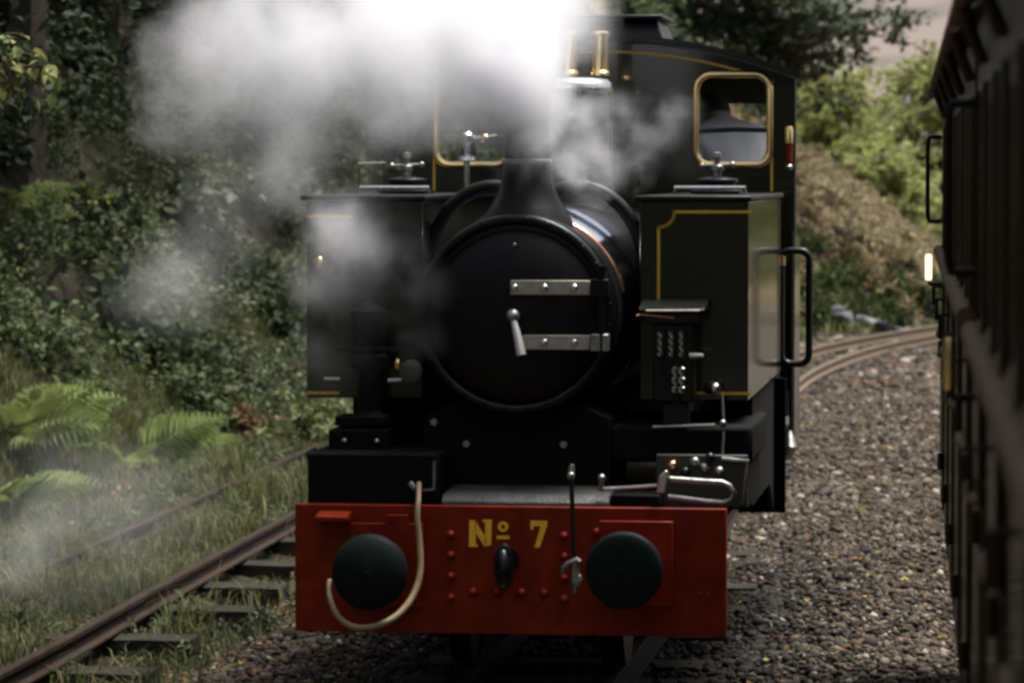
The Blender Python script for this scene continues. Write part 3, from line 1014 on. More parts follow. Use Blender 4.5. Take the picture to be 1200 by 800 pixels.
for px in (791, 799):
    for py in (440, 451, 462):
        put(UN, 'union', lb, at(px, py, Yl + .012), scale=(1.1, 1.1, 1.15))
MB().cyl(at(808, 417, Yl), at(824, 417, Yl), .014, .009, 8).build('lubricator_handle', M['iron'], lb)
for px in (774, 787, 799):
    MB().tube([at(px, 424, Yl + .012), at(px + 1, 432, Yl + .012), at(795, 474, Yl + .016)], .006, 6).build('oil_pipe', M['black'], lb)
kb = MB().cyl(at(831, 454, 16.34), at(840, 455, 16.28), .03, .022, 12); kb.sphere(at(838, 455, 16.27), .026, 10, 7)
kb.build('tank_valve', M['steel'], E)
MB().sphere(at(847, 496, 16.16), .017, 8, 6).build('small_stud', M['iron'], E)
MB().tube([at(846, 462, 16.3), at(848, 500, 16.2), at(846, 540, 16.1)], .008, 8).build('drain_pipe', M['black'], E)
MB().tube([at(765, 500, 16.15), at(800, 499, 16.15), at(838, 498, 16.15)], .007, 8).build('link_rod', M['iron'], E)

# ---- air pump at the left front
Yp = 16.15
xp = X(428, Yp)
ap = MB()
ap.lathe([(.075, Z(497, Yp)), (.075, Z(490, Yp)), (.052, Z(484, Yp)), (.046, Z(440, Yp)), (.085, Z(428, Yp)), (.085, Z(420, Yp)), (.072, Z(416, Yp)), (.072, Z(375, Yp)), (.08, Z(371, Yp)), (.08, Z(366, Yp)), (.03, Z(356, Yp)), (.02, Z(350, Yp))], (xp, Yp + .08, 0), 'Z', 28)
pump = ap.build('air_pump', M['matt_black'], E, angle=35)
MB().box(X(393, Yp), X(452, Yp), Yp - .02, Yp + .2, Z(500, Yp), Z(488, Yp) - .004).build('pump_foot', M['matt_black'], pump, bevel=.006)
MB().box(X(386, Yp), X(455, Yp), Yp - .03, Yp + .3, Z(533, Yp), Z(504, Yp)).build('pump_bracket', M['matt_black'], pump, bevel=.01)
for px in (405, 443):
    MB().sphere((X(px, Yp), Yp - .035, Z(518, Yp)), .014, 8, 6).build('bracket_bolt', M['iron'], pump)
MB().tube([at(380, 444, Yp), at(398, 444, Yp)], .008, 8).build('pump_pipe', M['iron'], pump)
MB().box(X(394, Yp), X(470, Yp), Yp + .0, Yp + .03, Z(412, Yp), Z(408, Yp)).build('pump_shelf', M['black'], pump)
# side horn at the very left of the running plate
MB().tube([at(366, 540, 16.1), at(363, 532, 16.1), at(371, 526, 16.1)], [.02, .022, .012], 10).build('lamp_iron', M['black'], E)

# ---- valance and steps below the right tank, and at left
for sgn in (1, -1):
    xo = -1.10 if sgn > 0 else mirror(-1.10) + .075
    xi = xo - sgn * .02
    v = MB().prism_x([(16.9, 1.214), (18.95, 1.214), (18.95, .56), (18.5, .56), (18.2, .72), (16.9, .72)], min(xo, xi), max(xo, xi))
    v.build('valance', M['matt_black'], E)
    st = MB().box(min(xo, xo + sgn * .22), max(xo, xo + sgn * .055), 18.52, 18.545, .55, 1.20)
    st.box(min(xo, xo - sgn * .3), max(xo, xo - sgn * .3), 18.52, 18.545, .55, 1.20)
    st.build('cab_step_plate', M['matt_black'], E)

# ---- cab
CYF = 19.2
cxm = -2.008
hw = .965
ztop, zedge = 2.842, 2.655
def roof_z(x, top=ztop, edge=zedge):
    h = top - edge
    r = (hw * hw + h * h) / (2 * h)
    return top - r + math.sqrt(max(0, r * r - (x - cxm) ** 2))
def rrect(x0, x1, z0, z1, r, topbow=.012, n=6):
    pts = []
    for (cx_, cz_, a0) in ((x1 - r, z0 + r, -90), (x1 - r, z1 - r, 0), (x0 + r, z1 - r, 90), (x0 + r, z0 + r, 180)):
        for k in range(n + 1):
            a = R(a0 + 90 * k / n)
            pts.append((cx_ + r * math.cos(a), cz_ + r * math.sin(a)))
    mid = []
    for x, z in pts:
        if z > (z0 + z1) / 2:
            z += topbow * (1 - ((x - (x0 + x1) / 2) / ((x1 - x0) / 2)) ** 2)
        mid.append((x, z))
    return mid
WIN = []
for s in (1, -1):
    x0, x1 = cxm + s * .472, cxm + s * .843
    WIN.append(rrect(min(x0, x1), max(x0, x1), 2.228, 2.672, .07))
def densify(poly, n=4):
    out = []
    for i in range(len(poly)):
        a = Vector(poly[i]); b = Vector(poly[(i + 1) % len(poly)])
        k = max(1, int((b - a).length / .05))
        out += [tuple(a.lerp(b, j / k)) for j in range(k)]
    return out
def sheet(outer, holes, y, th, name, m, parent):
    loops = [[Vector((x, z, 0)) for x, z in outer]] + [[Vector((x, z, 0)) for x, z in h] for h in holes]
    tri = tessellate_polygon(loops)
    flat = [v for l in loops for v in l]
    nv = len(flat)
    vs = [(v.x, y, v.y) for v in flat] + [(v.x, y + th, v.y) for v in flat]
    fs = []
    for a, b, c in tri:
        fs += [(a, b, c), (a + nv, c + nv, b + nv)]
    o = 0
    for l in loops:
        n = len(l)
        for i in range(n):
            j = (i + 1) % n
            fs.append((o + i, o + j, o + j + nv, o + i + nv))
        o += n
    mb = MB(); mb.add(vs, fs)
    return mb.build(name, M[m], parent, angle=30)
arcpts = [(cxm + hw * (1 - 2 * k / 24), roof_z(cxm + hw * (1 - 2 * k / 24))) for k in range(25)]
outer = [(cxm - hw, 1.10), (cxm + hw, 1.10)] + arcpts
cab = sheet(outer, WIN, CYF, .012, 'cab', 'green', E)
for wpts in WIN:
    d = densify(wpts)
    fr_ = MB().tube([(x, CYF - .008, z) for x, z in d], .0195, 10, closed=True).build('window_frame', M['brass'], cab)
    zs = [p[1] for p in wpts]; xs = [p[0] for p in wpts]
    g_ = MB(); 
    g_.add([(x, CYF + .009, z) for x, z in wpts], [tuple(range(len(wpts)))])
    g_.build('window_glass', M['glass'], cab)
    zb = 2.2 - (152 - 200) * CYF / FOC
    MB().tube([(min(xs), CYF + .03, zb - .008), ((min(xs) + max(xs)) / 2, CYF + .03, zb), (max(xs), CYF + .03, zb - .004)], .012, 8).build('window_bar', M['black'], cab)
# yellow lining of the cab front
lin = MB()
hl = .852
top2 = [(cxm + hl * (1 - 2 * k / 30), roof_z(cxm + hl * (1 - 2 * k / 30), 2.795, 2.60)) for k in range(31)]
path = [(cxm + hl, 2.10)] + top2 + [(cxm - hl, 2.10)]
for (xa, za), (xb, zb) in zip(path[:-1], path[1:]):
    A = Vector((xa, 0, za)); B = Vector((xb, 0, zb)); dd = (B - A).normalized(); nn = Vector((-dd.z, 0, dd.x)) * .006; e = dd * .002
    lin.prism([((A - e + nn).x, (A - e + nn).z), ((B + e + nn).x, (B + e + nn).z), ((B + e - nn).x, (B + e - nn).z), ((A - e - nn).x, (A - e - nn).z)], CYF - .003, CYF - .0005)
lin.build('cab_lining', M['yellow'], cab)
# roof
rf = MB()
n = 26
vs = []
for y, tp_ in ((19.12, 1.0), (20.62, .915)):
    for k in range(n + 1):
        x = cxm + (-(hw + .03) + 2 * (hw + .03) * k / n) * tp_
        z = roof_z(max(cxm - hw, min(cxm + hw, x)))
        vs += [(x, y, z + .003), (x, y, z + .036)]
fs = []
m2 = 2 * (n + 1)
for k in range(n):
    a = 2 * k
    fs += [(a, a + 2, a + 3, a + 1), (a + m2, a + m2 + 1, a + m2 + 3, a + m2 + 2), (a + 1, a + 3, a + m2 + 3, a + m2 + 1), (a, a + m2, a + m2 + 2, a + 2)]
fs += [(0, 1, m2 + 1, m2), (2 * n, 2 * n + m2, 2 * n + m2 + 1, 2 * n + 1)]
rf.add(vs, fs)
roof = rf.build('cab_roof', M['black'], E, angle=30)
rv = MB()
zb = 2.872
rv.add([(cxm - .27, 19.6, zb), (cxm + .27, 19.6, zb), (cxm + .27, 20.3, zb), (cxm - .27, 20.3, zb), (cxm - .235, 19.64, zb + .1), (cxm + .235, 19.64, zb + .1), (cxm + .235, 20.26, zb + .1), (cxm - .235, 20.26, zb + .1)],
       [(0, 3, 2, 1), (4, 5, 6, 7), (0, 1, 5, 4), (1, 2, 6, 5), (2, 3, 7, 6), (3, 0, 4, 7)])
rv.box(cxm - .27, cxm + .27, 19.57, 20.33, zb + .103, zb + .122)
rv.build('roof_ventilator', M['black'], roof, bevel=.006)
# sides: low sheet, pillars, rear sheet with two openings, bunker
for s in (1, -1):
    xo = cxm + s * (hw + .002)
    xi = xo - s * .015
    a, b = min(xo, xi), max(xo, xi)
    sh = MB().prism_x([(CYF + .014, .80), (CYF + .52, .80), (CYF + .52, 1.78), (CYF + .46, 1.86), (CYF + .014, 1.86)], a, b)
    sh.build('cab_side', M['green'], E)
    pz = MB().prism_x([(CYF + .014, 1.863), (CYF + .16, 1.863), (CYF + .13, 2.64), (CYF + .014, 2.64)], a, b)
    rs = -s * .085
    pz.prism_x([(20.38, 1.0), (20.47, 1.0), (20.47, 2.62), (20.38, 2.62)], a + rs, b + rs)
    pz.add([(a, CYF + .132, 2.55), (b, CYF + .132, 2.55), (b + rs, 20.378, 2.55), (a + rs, 20.378, 2.55), (a, CYF + .132, 2.64), (b, CYF + .132, 2.64), (b + rs, 20.378, 2.62), (a + rs, 20.378, 2.62)],
           [(0, 3, 2, 1), (4, 5, 6, 7), (0, 1, 5, 4), (1, 2, 6, 5), (2, 3, 7, 6), (3, 0, 4, 7)])
    pz.build('cab_pillar', M['smoke_black'], E)
    bk = MB().box(a + rs, b + rs, 20.48, 21.3, .80, 1.80)
    bk.build('bunker_side', M['matt_black'], E)
    hrx = cxm + s * (hw - .012)
    hr = MB().tube([(hrx, CYF - .03, .88), (hrx, CYF - .03, 1.9)], .0095, 10)
    hr.build('cab_handrail', M['black'], E)
    # small brass, red and steel fitting on the cab pillar
    if s < 0: continue
    gx_ = cxm + s * (hw - .025)
    gp = MB().lathe([(.012, 2.33), (.02, 2.335), (.021, 2.40), (.015, 2.42)], (gx_, CYF - .045, 0), 'Z', 14)
    gp.build('pillar_fitting', M['brass'], E)
    MB().lathe([(.018, 2.235), (.019, 2.328), (.012, 2.329)], (gx_, CYF - .045, 0), 'Z', 14).build('fitting_base', M['red'], E)
    MB().lathe([(.016, 2.205), (.020, 2.225), (.012, 2.233)], (gx_, CYF - .045, 0), 'Z', 14).build('fitting_foot', M['steel'], E)
    # black grab loop standing out at the back of the tank
    yl = 18.9
    lx0, lx1 = (X(915, yl), X(948, yl)) if s > 0 else (mirror(X(948, yl)) + .06, mirror(X(915, yl)) + .06)
    lp = rrect(lx0, lx1, Z(424, yl), Z(293, yl), .045, 0)
    loop = MB().tube([(x, yl + .0, z) for x, z in densify(lp)], .0175, 10, closed=True).build('grab_loop', M['black'], E)
    MB().tube([(lx0 if s > 0 else lx1, yl, Z(310, yl)), (lx0 if s > 0 else lx1, yl, Z(298, yl))], .022, 10).build('glint_collar', M['brass'], loop)  # brass collar added to make a glint on the loop
    toe = MB().tube([(hrx - s * .02, CYF - .02, .78), (hrx + s * .0, CYF - .06, .83), (hrx - s * .005, CYF - .03, .90)], [.03, .034, .012], 10)
    toe.build('step_guard', M['iron'], E)
rw = [rrect(cxm + s * .5 - .3, cxm + s * .5 + .3, 1.95, 2.55, .06) for s in (1, -1)]
sheet([(cxm - hw * .905, .9), (cxm + hw * .905, .9)] + [(cxm + (x - cxm) * .905, z - .01) for x, z in arcpts], rw, 20.36, .012, 'cab_back', 'cabdark', E)
MB().box(cxm - hw + .02, cxm + hw - .02, CYF + .02, 20.35, .86, .90).build('cab_floor', M['cabdark'], E)
MB().box(cxm - .45, cxm + .45, CYF + .02, CYF + .10, .905, 2.15).build('backhead', M['cabdark'], E)

# ---- wheels
wm = MB().lathe([(.30, -.05), (.30, .02), (.33, .03), (.33, .045), (.27, .05), (.26, .03), (.10, .03), (.10, .06), (0, .06)], (0, 0, 0), 'X', 36)
WH = free_mesh(wm, 'wheel', M['black'])
tm = MB().lathe([(.301, -.055), (.318, -.05), (.305, .052), (.285, .052)], (0, 0, 0), 'X', 36)
TY = free_mesh(tm, 'tyre', M['iron'])
for y, sc in ((16.9, .95), (18.1, .95), (20.3, .7)):
    for s in (-1, 1):
        wh = put(WH, 'wheel', E, (XC + s * .335, y, .31 * sc), (0, 0, 0 if s < 0 else PI), (1, sc, sc))
    ax = MB().cyl((XC - .33, y, .31 * sc), (XC + .33, y, .31 * sc), .05, n=12)
    ax.build('axle', M['black'], E)
for s in (-1, 1):
    cb = MB().lathe([(.17, 16.35), (.19, 16.36), (.19, 16.78), (.17, 16.79)], (XC + s * .56, 0, .50), 'Y', 28)
    cb.build('cylinder', M['black'], E, angle=35)

# ================================================================== THE COACHES ON THE RIGHT
COACH_RZ = math.atan(0.0251)
def coach(y0, y1, label, seed, glint=False):
    """local frame: y along the train, x = 0 is the side facing the locomotive, body towards +x"""
    L = y1 - y0
    root = thing('railway_coach', (0.16 - 0.0251 * y0, y0, 0), label, 'railway coach', 'coaches of the waiting train', rz=COACH_RZ)
    W = 1.75
    # cross-section of the body: tumblehome below the waist, straight above
    def shell(z0, z1, xs0, xs1, name, m, th=.03):
        mb = MB()
        mb.add([(xs0, 0, z0), (xs0, L, z0), (xs1, L, z1), (xs1, 0, z1), (xs0 + th, 0, z0), (xs0 + th, L, z0), (xs1 + th, L, z1), (xs1 + th, 0, z1)],
               [(0, 1, 2, 3), (4, 7, 6, 5), (0, 4, 5, 1), (3, 2, 6, 7), (0, 3, 7, 4), (1, 5, 6, 2)])
        return mb.build(name, M[m], root, local=True)
    shell(.74, 1.50, .018, .006, 'lower_side', 'coach')
    shell(1.505, 1.80, .008, .004, 'waist_panel', 'coach')
    shell(2.385, 2.56, .004, .004, 'cantrail', 'coach')
    MB().box(W - .03, W, 0, L, .74, 2.56).build('far_side', M['coach'], root, local=True)
    MB().box(.035, W - .035, .02, L - .02, .70, .737).build('floor', M['coachblack'], root, local=True)
    for y in (0.0, L - .03):
        MB().box(.036, W - .036, y + .002, y + .03, .74, 2.56).build('coach_end', M['coach'], root, local=True)
    MB().box(.02, .12, .03, L - .03, .53, .735).build('sole_bar', M['coachblack'], root, local=True)
    MB().box(W - .12, W - .02, .03, L - .03, .53, .735).build('sole_bar', M['coachblack'], root, local=True)
    # curved roof with overhanging eave
    rf = MB()
    n = 14
    vs = []
    for y in (-.08, L + .08):
        for k in range(n + 1):
            u = k / n
            x = -.055 + (W + .11) * u
            z = 2.56 + .30 * (1 - abs(2 * u - 1) ** 2.4)
            vs += [(x, y, z), (x, y, z + .03)]
    m2 = 2 * (n + 1)
    fs = []
    for k in range(n):
        a = 2 * k
        fs += [(a, a + m2, a + m2 + 2, a + 2), (a + 1, a + 3, a + m2 + 3, a + m2 + 1), (a, a + 2, a + 3, a + 1), (a + m2, a + m2 + 1, a + m2 + 3, a + m2 + 2)]
    fs += [(0, 1, m2 + 1, m2), (2 * n, 2 * n + m2, 2 * n + m2 + 1, 2 * n + 1)]
    rf.add(vs, fs)
    roof = rf.build('roof', M['coachroof'], root, local=True, angle=30)
    MB().tube([(-.05, -.08, 2.555), (-.05, L + .08, 2.555)], .018, 8).build('gutter', M['coachtrim'], roof, local=True)
    # doors and windows alternate along the side
    y = .12
    k = 0
    rr = random.Random(seed)
    while y + .62 < L - .05:
        door = k % 2 == 0
        wd = .60 if door else .82
        if y + wd > L - .05: break
        # pillar between
        MB().box(-.008, .03, y - .085, y - .015, 1.86, 2.384).build('pillar', M['coach'], root, local=True, bevel=.006)
        if door:
            d = MB()
            d.box(-.010, .003, y, y + wd, .78, 1.495)
            dr = d.build('door', M['coach'], root, local=True, bevel=.008)
            MB().box(-.012, .001, y, y + wd, 1.51, 1.795).build('door_panel', M['coach'], dr, local=True, bevel=.006)
            # rounded lower moulding catching the light
            MB().tube([(-.010, y + .06, 1.50), (-.018, y + .12, 1.505), (-.020, y + .30, 1.505), (-.018, y + wd - .12, 1.505), (-.010, y + wd - .06, 1.50)], [.008, .016, .018, .016, .008], 10).build('door_moulding', M['coachtrim'], dr, local=True)
            MB().tube([(-.01, y + wd - .09, 1.70), (-.045, y + wd - .09, 1.70), (-.045, y + wd - .09, 1.62)], .008, 8).build('door_handle', M['coachblack'], dr, local=True)
            for hz in (.95, 1.42):
                MB().cyl((-.018, y + .0, hz), (-.018, y + .0, hz + .07), .012, n=8).build('hinge', M['coach'], dr, local=True)
        else:
            for yy in (y, y + wd / 2, y + wd):
                MB().box(-.006, .005, yy - .015, yy + .015, .80, 1.495).build('beading', M['coach'], root, local=True, bevel=.004)
        # waist rail segment
        MB().tube([(-.012, y - .05, 1.835), (-.014, y + wd + .03, 1.835)], .027, 12).build('waist_rail', M['coachtrim'], root, local=True)
        # sloping sill above the rail
        sl = MB()
        sl.add([(-.012, y + .04, 1.845), (-.012, y + wd - .04, 1.845), (.03, y + wd - .07, 1.925), (.03, y + .07, 1.925), (.05, y + wd - .07, 1.84), (.05, y + .07, 1.84)],
               [(0, 1, 2, 3), (3, 2, 4, 5), (0, 3, 5), (1, 4, 2), (0, 5, 4, 1)])
        sl.build('window_sill', M['coachtrim'], root, local=True)
        f = MB()
        f.box(.006, .028, y, y + .045, 1.93, 2.38); f.box(.006, .028, y + wd - .045, y + wd, 1.93, 2.38)
        f.box(.006, .028, y + .047, y + wd - .047, 2.335, 2.38)
        fo = f.build('window_frame', M['coach'], root, local=True, bevel=.004)
        g = MB(); g.add([(.02, y + .045, 1.93), (.02, y + wd - .045, 1.93), (.02, y + wd - .045, 2.336), (.02, y + .045, 2.336)], [(0, 1, 2, 3)])
        g.build('window_glass', M['glass'], fo, local=True)
        # eave bracket over every other pillar
        if door:
            MB().tube([(-.004, y - .05, 2.42), (-.035, y - .05, 2.50), (-.045, y - .05, 2.54)], .014, 8).build('eave_bracket', M['coach'], root, local=True)
        y += wd + .10
        k += 1
    # grab handles at both ends
    for yy in (L - .10,):
        MB().tube(smooth_path([(.0, yy, 2.355), (-.045, yy, 2.355), (-.064, yy, 2.335), (-.066, yy, 2.16), (-.064, yy, 1.985), (-.045, yy, 1.965), (.0, yy, 1.965)], .03), .0105, 8).build('grab_handle', M['coachblack'], root, local=True)
        lm = MB().lathe([(.012, 1.69), (.016, 1.70), (.016, 1.80), (.012, 1.812)], (-.060, yy, 0), 'Z', 12).build('end_handle', M['glint'] if glint else M['brass'], root, local=True)  # upright handle; the further coach's one glows in place of a reflection
        MB().tube([(-.060, yy, 1.683), (-.05, yy, 1.672), (.0, yy, 1.672)], .010, 8).build('handle_bracket', M['coachblack'], lm, local=True)
    for yb in (1.4, L - 1.4):
        wb = MB()
        for dy in (-.45, .45):
            for x in (W / 2 - .36, W / 2 + .36):
                wb.lathe([(.26, -.04), (.26, .04), (.29, .05), (.29, .06), (.08, .05), (0, .05)], (x, yb + dy, .27), 'X', 24)
        bo = MB().box(.35, W - .35, yb - .75, yb + .75, .40, .50).build('bogie', M['coachblack'], root, local=True)
        wb.build('wheelset', M['coachblack'], bo, local=True)
    return root
coach(-5.0, 9.1, 'nearest dark brown coach at the right edge with moulded waist rail and doors', 3)
coach(9.55, 18.1, 'further dark brown coach ending in a black grab handle and a small handle given a warm glow', 4, True)

# ================================================================== THE DRIVER IN THE CAB (back to us, bending)
def person():
    J = {  # joints in metres from the feet
        'pelvis': (0, 0, .93), 'spine': (0, .05, 1.08), 'chest': (.01, .10, 1.26), 'upper': (.015, .13, 1.40), 'neck': (.02, .20, 1.50), 'head0': (.02, .30, 1.545), 'head1': (.02, .37, 1.50),
        'shL': (-.165, .12, 1.415), 'elL': (-.26, .20, 1.15), 'wrL': (-.20, .42, 1.10), 'shR': (.185, .12, 1.415), 'elR': (.27, .20, 1.15), 'wrR': (.20, .42, 1.08),
        'hipL': (-.09, 0, .88), 'knL': (-.11, .05, .48), 'anL': (-.12, -.02, .09), 'toL': (-.13, .14, .04), 'hipR': (.09, 0, .88), 'knR': (.11, .05, .48), 'anR': (.12, -.02, .09), 'toR': (.13, .14, .04)}
    RAD = {'pelvis': .14, 'spine': .135, 'chest': .165, 'upper': .145, 'neck': .062, 'head0': .095, 'head1': .09, 'shL': .082, 'elL': .052, 'wrL': .034, 'shR': .082, 'elR': .052, 'wrR': .034,
           'hipL': .10, 'knL': .068, 'anL': .05, 'toL': .035, 'hipR': .10, 'knR': .068, 'anR': .05, 'toR': .035}
    EDG = [('pelvis', 'spine'), ('spine', 'chest'), ('chest', 'upper'), ('upper', 'neck'), ('neck', 'head0'), ('head0', 'head1'), ('upper', 'shL'), ('shL', 'elL'), ('elL', 'wrL'),
           ('upper', 'shR'), ('shR', 'elR'), ('elR', 'wrR'), ('pelvis', 'hipL'), ('hipL', 'knL'), ('knL', 'anL'), ('anL', 'toL'), ('pelvis', 'hipR'), ('hipR', 'knR'), ('knR', 'anR'), ('anR', 'toR')]
    # hands: palm and five fingers from each wrist
    for s, w in ((-1, 'wrL'), (1, 'wrR')):
        wx, wy, wz = J[w]
        pk = 'palm' + w
        J[pk] = (wx - s * .01, wy + .07, wz - .01); RAD[pk] = .030
        EDG.append((w, pk))
        for f, (dx, ln) in enumerate(((-.030, .062), (-.010, .075), (.010, .070), (.028, .055))):
            a, b = f'{w}f{f}a', f'{w}f{f}b'
            J[a] = (wx - s * .01 + dx, wy + .105, wz - .012); RAD[a] = .009
            J[b] = (wx - s * .01 + dx * 1.1, wy + .105 + ln * .6, wz - .012 - ln * .6); RAD[b] = .0075
            EDG += [(pk, a), (a, b)]
        a, b = f'{w}ta', f'{w}tb'
        J[a] = (wx - s * .048, wy + .06, wz - .005); RAD[a] = .011
        J[b] = (wx - s * .055, wy + .095, wz - .02); RAD[b] = .009
        EDG += [(pk, a), (a, b)]
    names = list(J)
    me = bpy.data.meshes.new('person')
    me.from_pydata([J[k] for k in names], [(names.index(a), names.index(b)) for a, b in EDG], [])
    o = bpy.data.objects.new('person', me)
    COL.objects.link(o)
    sk = o.modifiers.new('skin', 'SKIN')
    for i, k in enumerate(names):
        me.skin_vertices[0].data[i].radius = (RAD[k], RAD[k] * (.78 if k in ('chest', 'upper', 'pelvis', 'spine') else 1))
        me.skin_vertices[0].data[i].use_root = (k == 'pelvis')
    sb = o.modifiers.new('sub', 'SUBSURF'); sb.levels = 2; sb.render_levels = 2
    dg = bpy.context.evaluated_depsgraph_get()
    dg.update()
    m2 = bpy.data.meshes.new_from_object(o.evaluated_get(dg))
    o.modifiers.clear()
    o.data = m2
    m2.name = 'person'
    m2.materials.clear()
    for k in ('skin', 'shirt', 'trouser'):
        m2.materials.append(M[k])
    hd = Vector(J['head0'])
    for p in m2.polygons:
        c = p.center
        skin = (c.z > 1.45 and c.y > .20) or (c.y > .40 and c.z > .9)
        p.material_index = 0 if skin else (2 if c.z < .95 else 1)
        p.use_smooth = True
    return o
pp = person()
pp.location = (-1.355, 19.50, .94)
pp.rotation_euler = (0, 0, .55)
tag(pp, 'driver in a pale shirt bending with his back to the right cab window', 'person')
hd = pp.location + Vector((.02, .34, 1.53))
hr = MB().sphere(hd + Vector((0, -.015, .025)), .112, 18, 12, (.92, 1.05, .95))
ho = hr.build('hair', M['hair'])
ho.parent = pp
ho.location = -pp.location
sh = MB()
sh.sphere(hd + Vector((0, .04, -.115)), .02, 8, 6, (.8, .8, 1.2))
for s in (-1, 1):
    sh.sphere(hd + Vector((s * .098, .0, -.02)), .03, 8, 6, (.35, .7, 1.1))
eo = sh.build('nose_and_ears', M['skin'])
eo.name = 'ears'
eo.parent = pp
eo.location = -pp.location

# ================================================================== VEGETATION
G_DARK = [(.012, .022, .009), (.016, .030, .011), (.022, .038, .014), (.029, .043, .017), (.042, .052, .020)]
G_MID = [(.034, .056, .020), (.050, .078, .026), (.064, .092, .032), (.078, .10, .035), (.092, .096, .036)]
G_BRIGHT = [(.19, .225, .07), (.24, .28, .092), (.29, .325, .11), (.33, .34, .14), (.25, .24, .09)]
PALE = [(.075, .095, .052), (.10, .12, .065), (.06, .08, .038), (.125, .135, .08)]
G_FERN = [(.14, .20, .045), (.17, .23, .05), (.20, .25, .06)]
BROWN = [(.17, .12, .066), (.25, .19, .105), (.32, .265, .155), (.36, .31, .19), (.16, .17, .075)]

def spray_leaves(C, radius, n_spray, per, L, W, cols, up=0.5, jit=.25, droop=.4, flat=1.0):
    """leaves set along arching sprays that leave the centre C in all directions"""
    th = rng.uniform(0, 2 * PI, n_spray)
    el = np.arcsin(rng.uniform(-.15 if up < .6 else .0, 1, n_spray))
    d = np.stack([np.cos(th) * np.cos(el), np.sin(th) * np.cos(el), np.sin(el) * flat + up * .3], 1)
    d = norm(d)
    ln = radius * rng.uniform(.55, 1.15, n_spray)
    t = rng.uniform(.25, 1, (n_spray, per)) ** .7
    P = C + d[:, None, :] * (t * ln[:, None])[..., None]
    P[..., 2] -= droop * (t ** 2) * ln[:, None] * .5
    side = norm(np.cross(d, np.array([0, 0, 1.0])) + 1e-6)
    P += rng.normal(0, .075 * radius, P.shape)
    P = P.reshape(-1, 3)
    n = len(P)
    D = np.repeat(d, per, axis=0) * .5 + rng.normal(0, .7, (n, 3)) + np.array([0, 0, -.25])
    N = rng.normal(0, .5, (n, 3)) + np.array([0.1, -.25, .9])
    s = rng.uniform(.65, 1.25, n)
    tn = tints(n, cols, .16)
    tn *= np.repeat(rng.uniform(.75, 1.25, n_spray), per)[:, None]
    return leaf_arrays(P, D, N, L * s, W * s, tn)

def gz(x, y): return float(ground_z(x, y))
def on_bank(px, py, y0, lift=0.0):
    """the place on the bank (or lift above it) that the line of sight through a pixel meets"""
    y = y0
    while y < 60:
        p = at(px, py, y)
        if p.z <= gz(p.x, p.y) + lift: return p
        y += .1
    return at(px, py, y0)
FERN_AT = [on_bank(150, 520, 20, .2), on_bank(15, 480, 19, .25), on_bank(10, 590, 18, .1), on_bank(10, 205, 20, .35), on_bank(225, 520, 22, .15)]
def near_fern(x, y):
    """the ferns and a strip before them stay clear of brambles"""
    for f in FERN_AT:
        if abs(x - f.x - .1) < .62 and -2.6 < y - f.y < .55: return True
    return False
# ---- undergrowth: brambles, ivy and saplings that cover the bank as one mass
parts = []
cnt = 0
y = 15.0
while y < 60:
    foot = float(lerp_tab(y, FOOT_Y, FOOT_X))
    xl = -0.275 * y - 1.2
    x = foot - .10
    while x > xl and y < 57:
        xx = x + random.uniform(-.3, .3); yy = y + random.uniform(-.35, .35)
        right = xx > -5.2 and yy > 46
        if not right and not near_fern(xx, yy):
            z = float(ground_z(xx, yy))
            r = random.uniform(.45, .85)
            low = foot - xx < 2.6
            cols = random.choice([G_MID, G_MID, G_DARK[1:] + G_MID[:2], PALE, G_DARK[2:]] if low else [G_DARK, G_DARK, G_DARK[1:] + G_MID[:2]])
            if foot - x < .5: r *= .6
            lf = random.choice([.04, .055, .07, .09, .12]) * (1 if yy < 30 else 1.25)
            parts.append(spray_leaves(np.array([xx, yy, z - .05]), r, 46, 22, lf, lf * .62, cols))
            cnt += 1
        x -= random.uniform(.5, .74)
    y += .78 if y < 34 else 1.1
for k in range(46):      # thicket on the hillside behind the cab
    xx = random.uniform(-9, -3.9); yy = random.uniform(60, 74)
    if xx > -.062 * yy: continue
    parts.append(spray_leaves(np.array([xx, yy, float(ground_z(xx, yy))]), random.uniform(.6, 1.1), 46, 20, .12, .08, random.choice([G_DARK, G_MID])))
for k in range(110):     # saplings and boughs standing above the brambles
    yy = random.uniform(21, 52); xx = float(lerp_tab(yy, FOOT_Y, FOOT_X)) - random.uniform(1.6, 5.5)
    if xx < -.28 * yy: continue
    parts.append(spray_leaves(np.array([xx, yy, gz(xx, yy) + random.uniform(.6, 2.4)]), random.uniform(.5, .95), 40, 20, random.choice([.07, .09, .11]), .06, random.choice([G_DARK, G_DARK, G_DARK + G_MID[:1]]), up=.4, droop=.6))
def stem_strip(p, d, h, wdt, tone):
    """an arching bare stem as a three-sided strip"""
    m = 7
    u = np.linspace(0, 1, m)
    c = p + np.stack([d[0] * u ** 1.6, d[1] * u ** 1.6, h * (1.5 * u - .75 * u * u)], 1)
    a = np.array([[1, 0, 0], [-.5, .8, 0], [-.5, -.8, 0]]) * wdt
    V = (c[:, None, :] + a[None] * (1.1 - u)[:, None, None]).reshape(-1, 3)
    F = []
    for i in range(m - 1):
        for j in range(3):
            l = (j + 1) % 3
            F += [(3 * i + j, 3 * i + l, 3 * i + 3 + l), (3 * i + j, 3 * i + 3 + l, 3 * i + 3 + j)]
    return V, np.array(F), np.tile([tone], (len(V), 1))
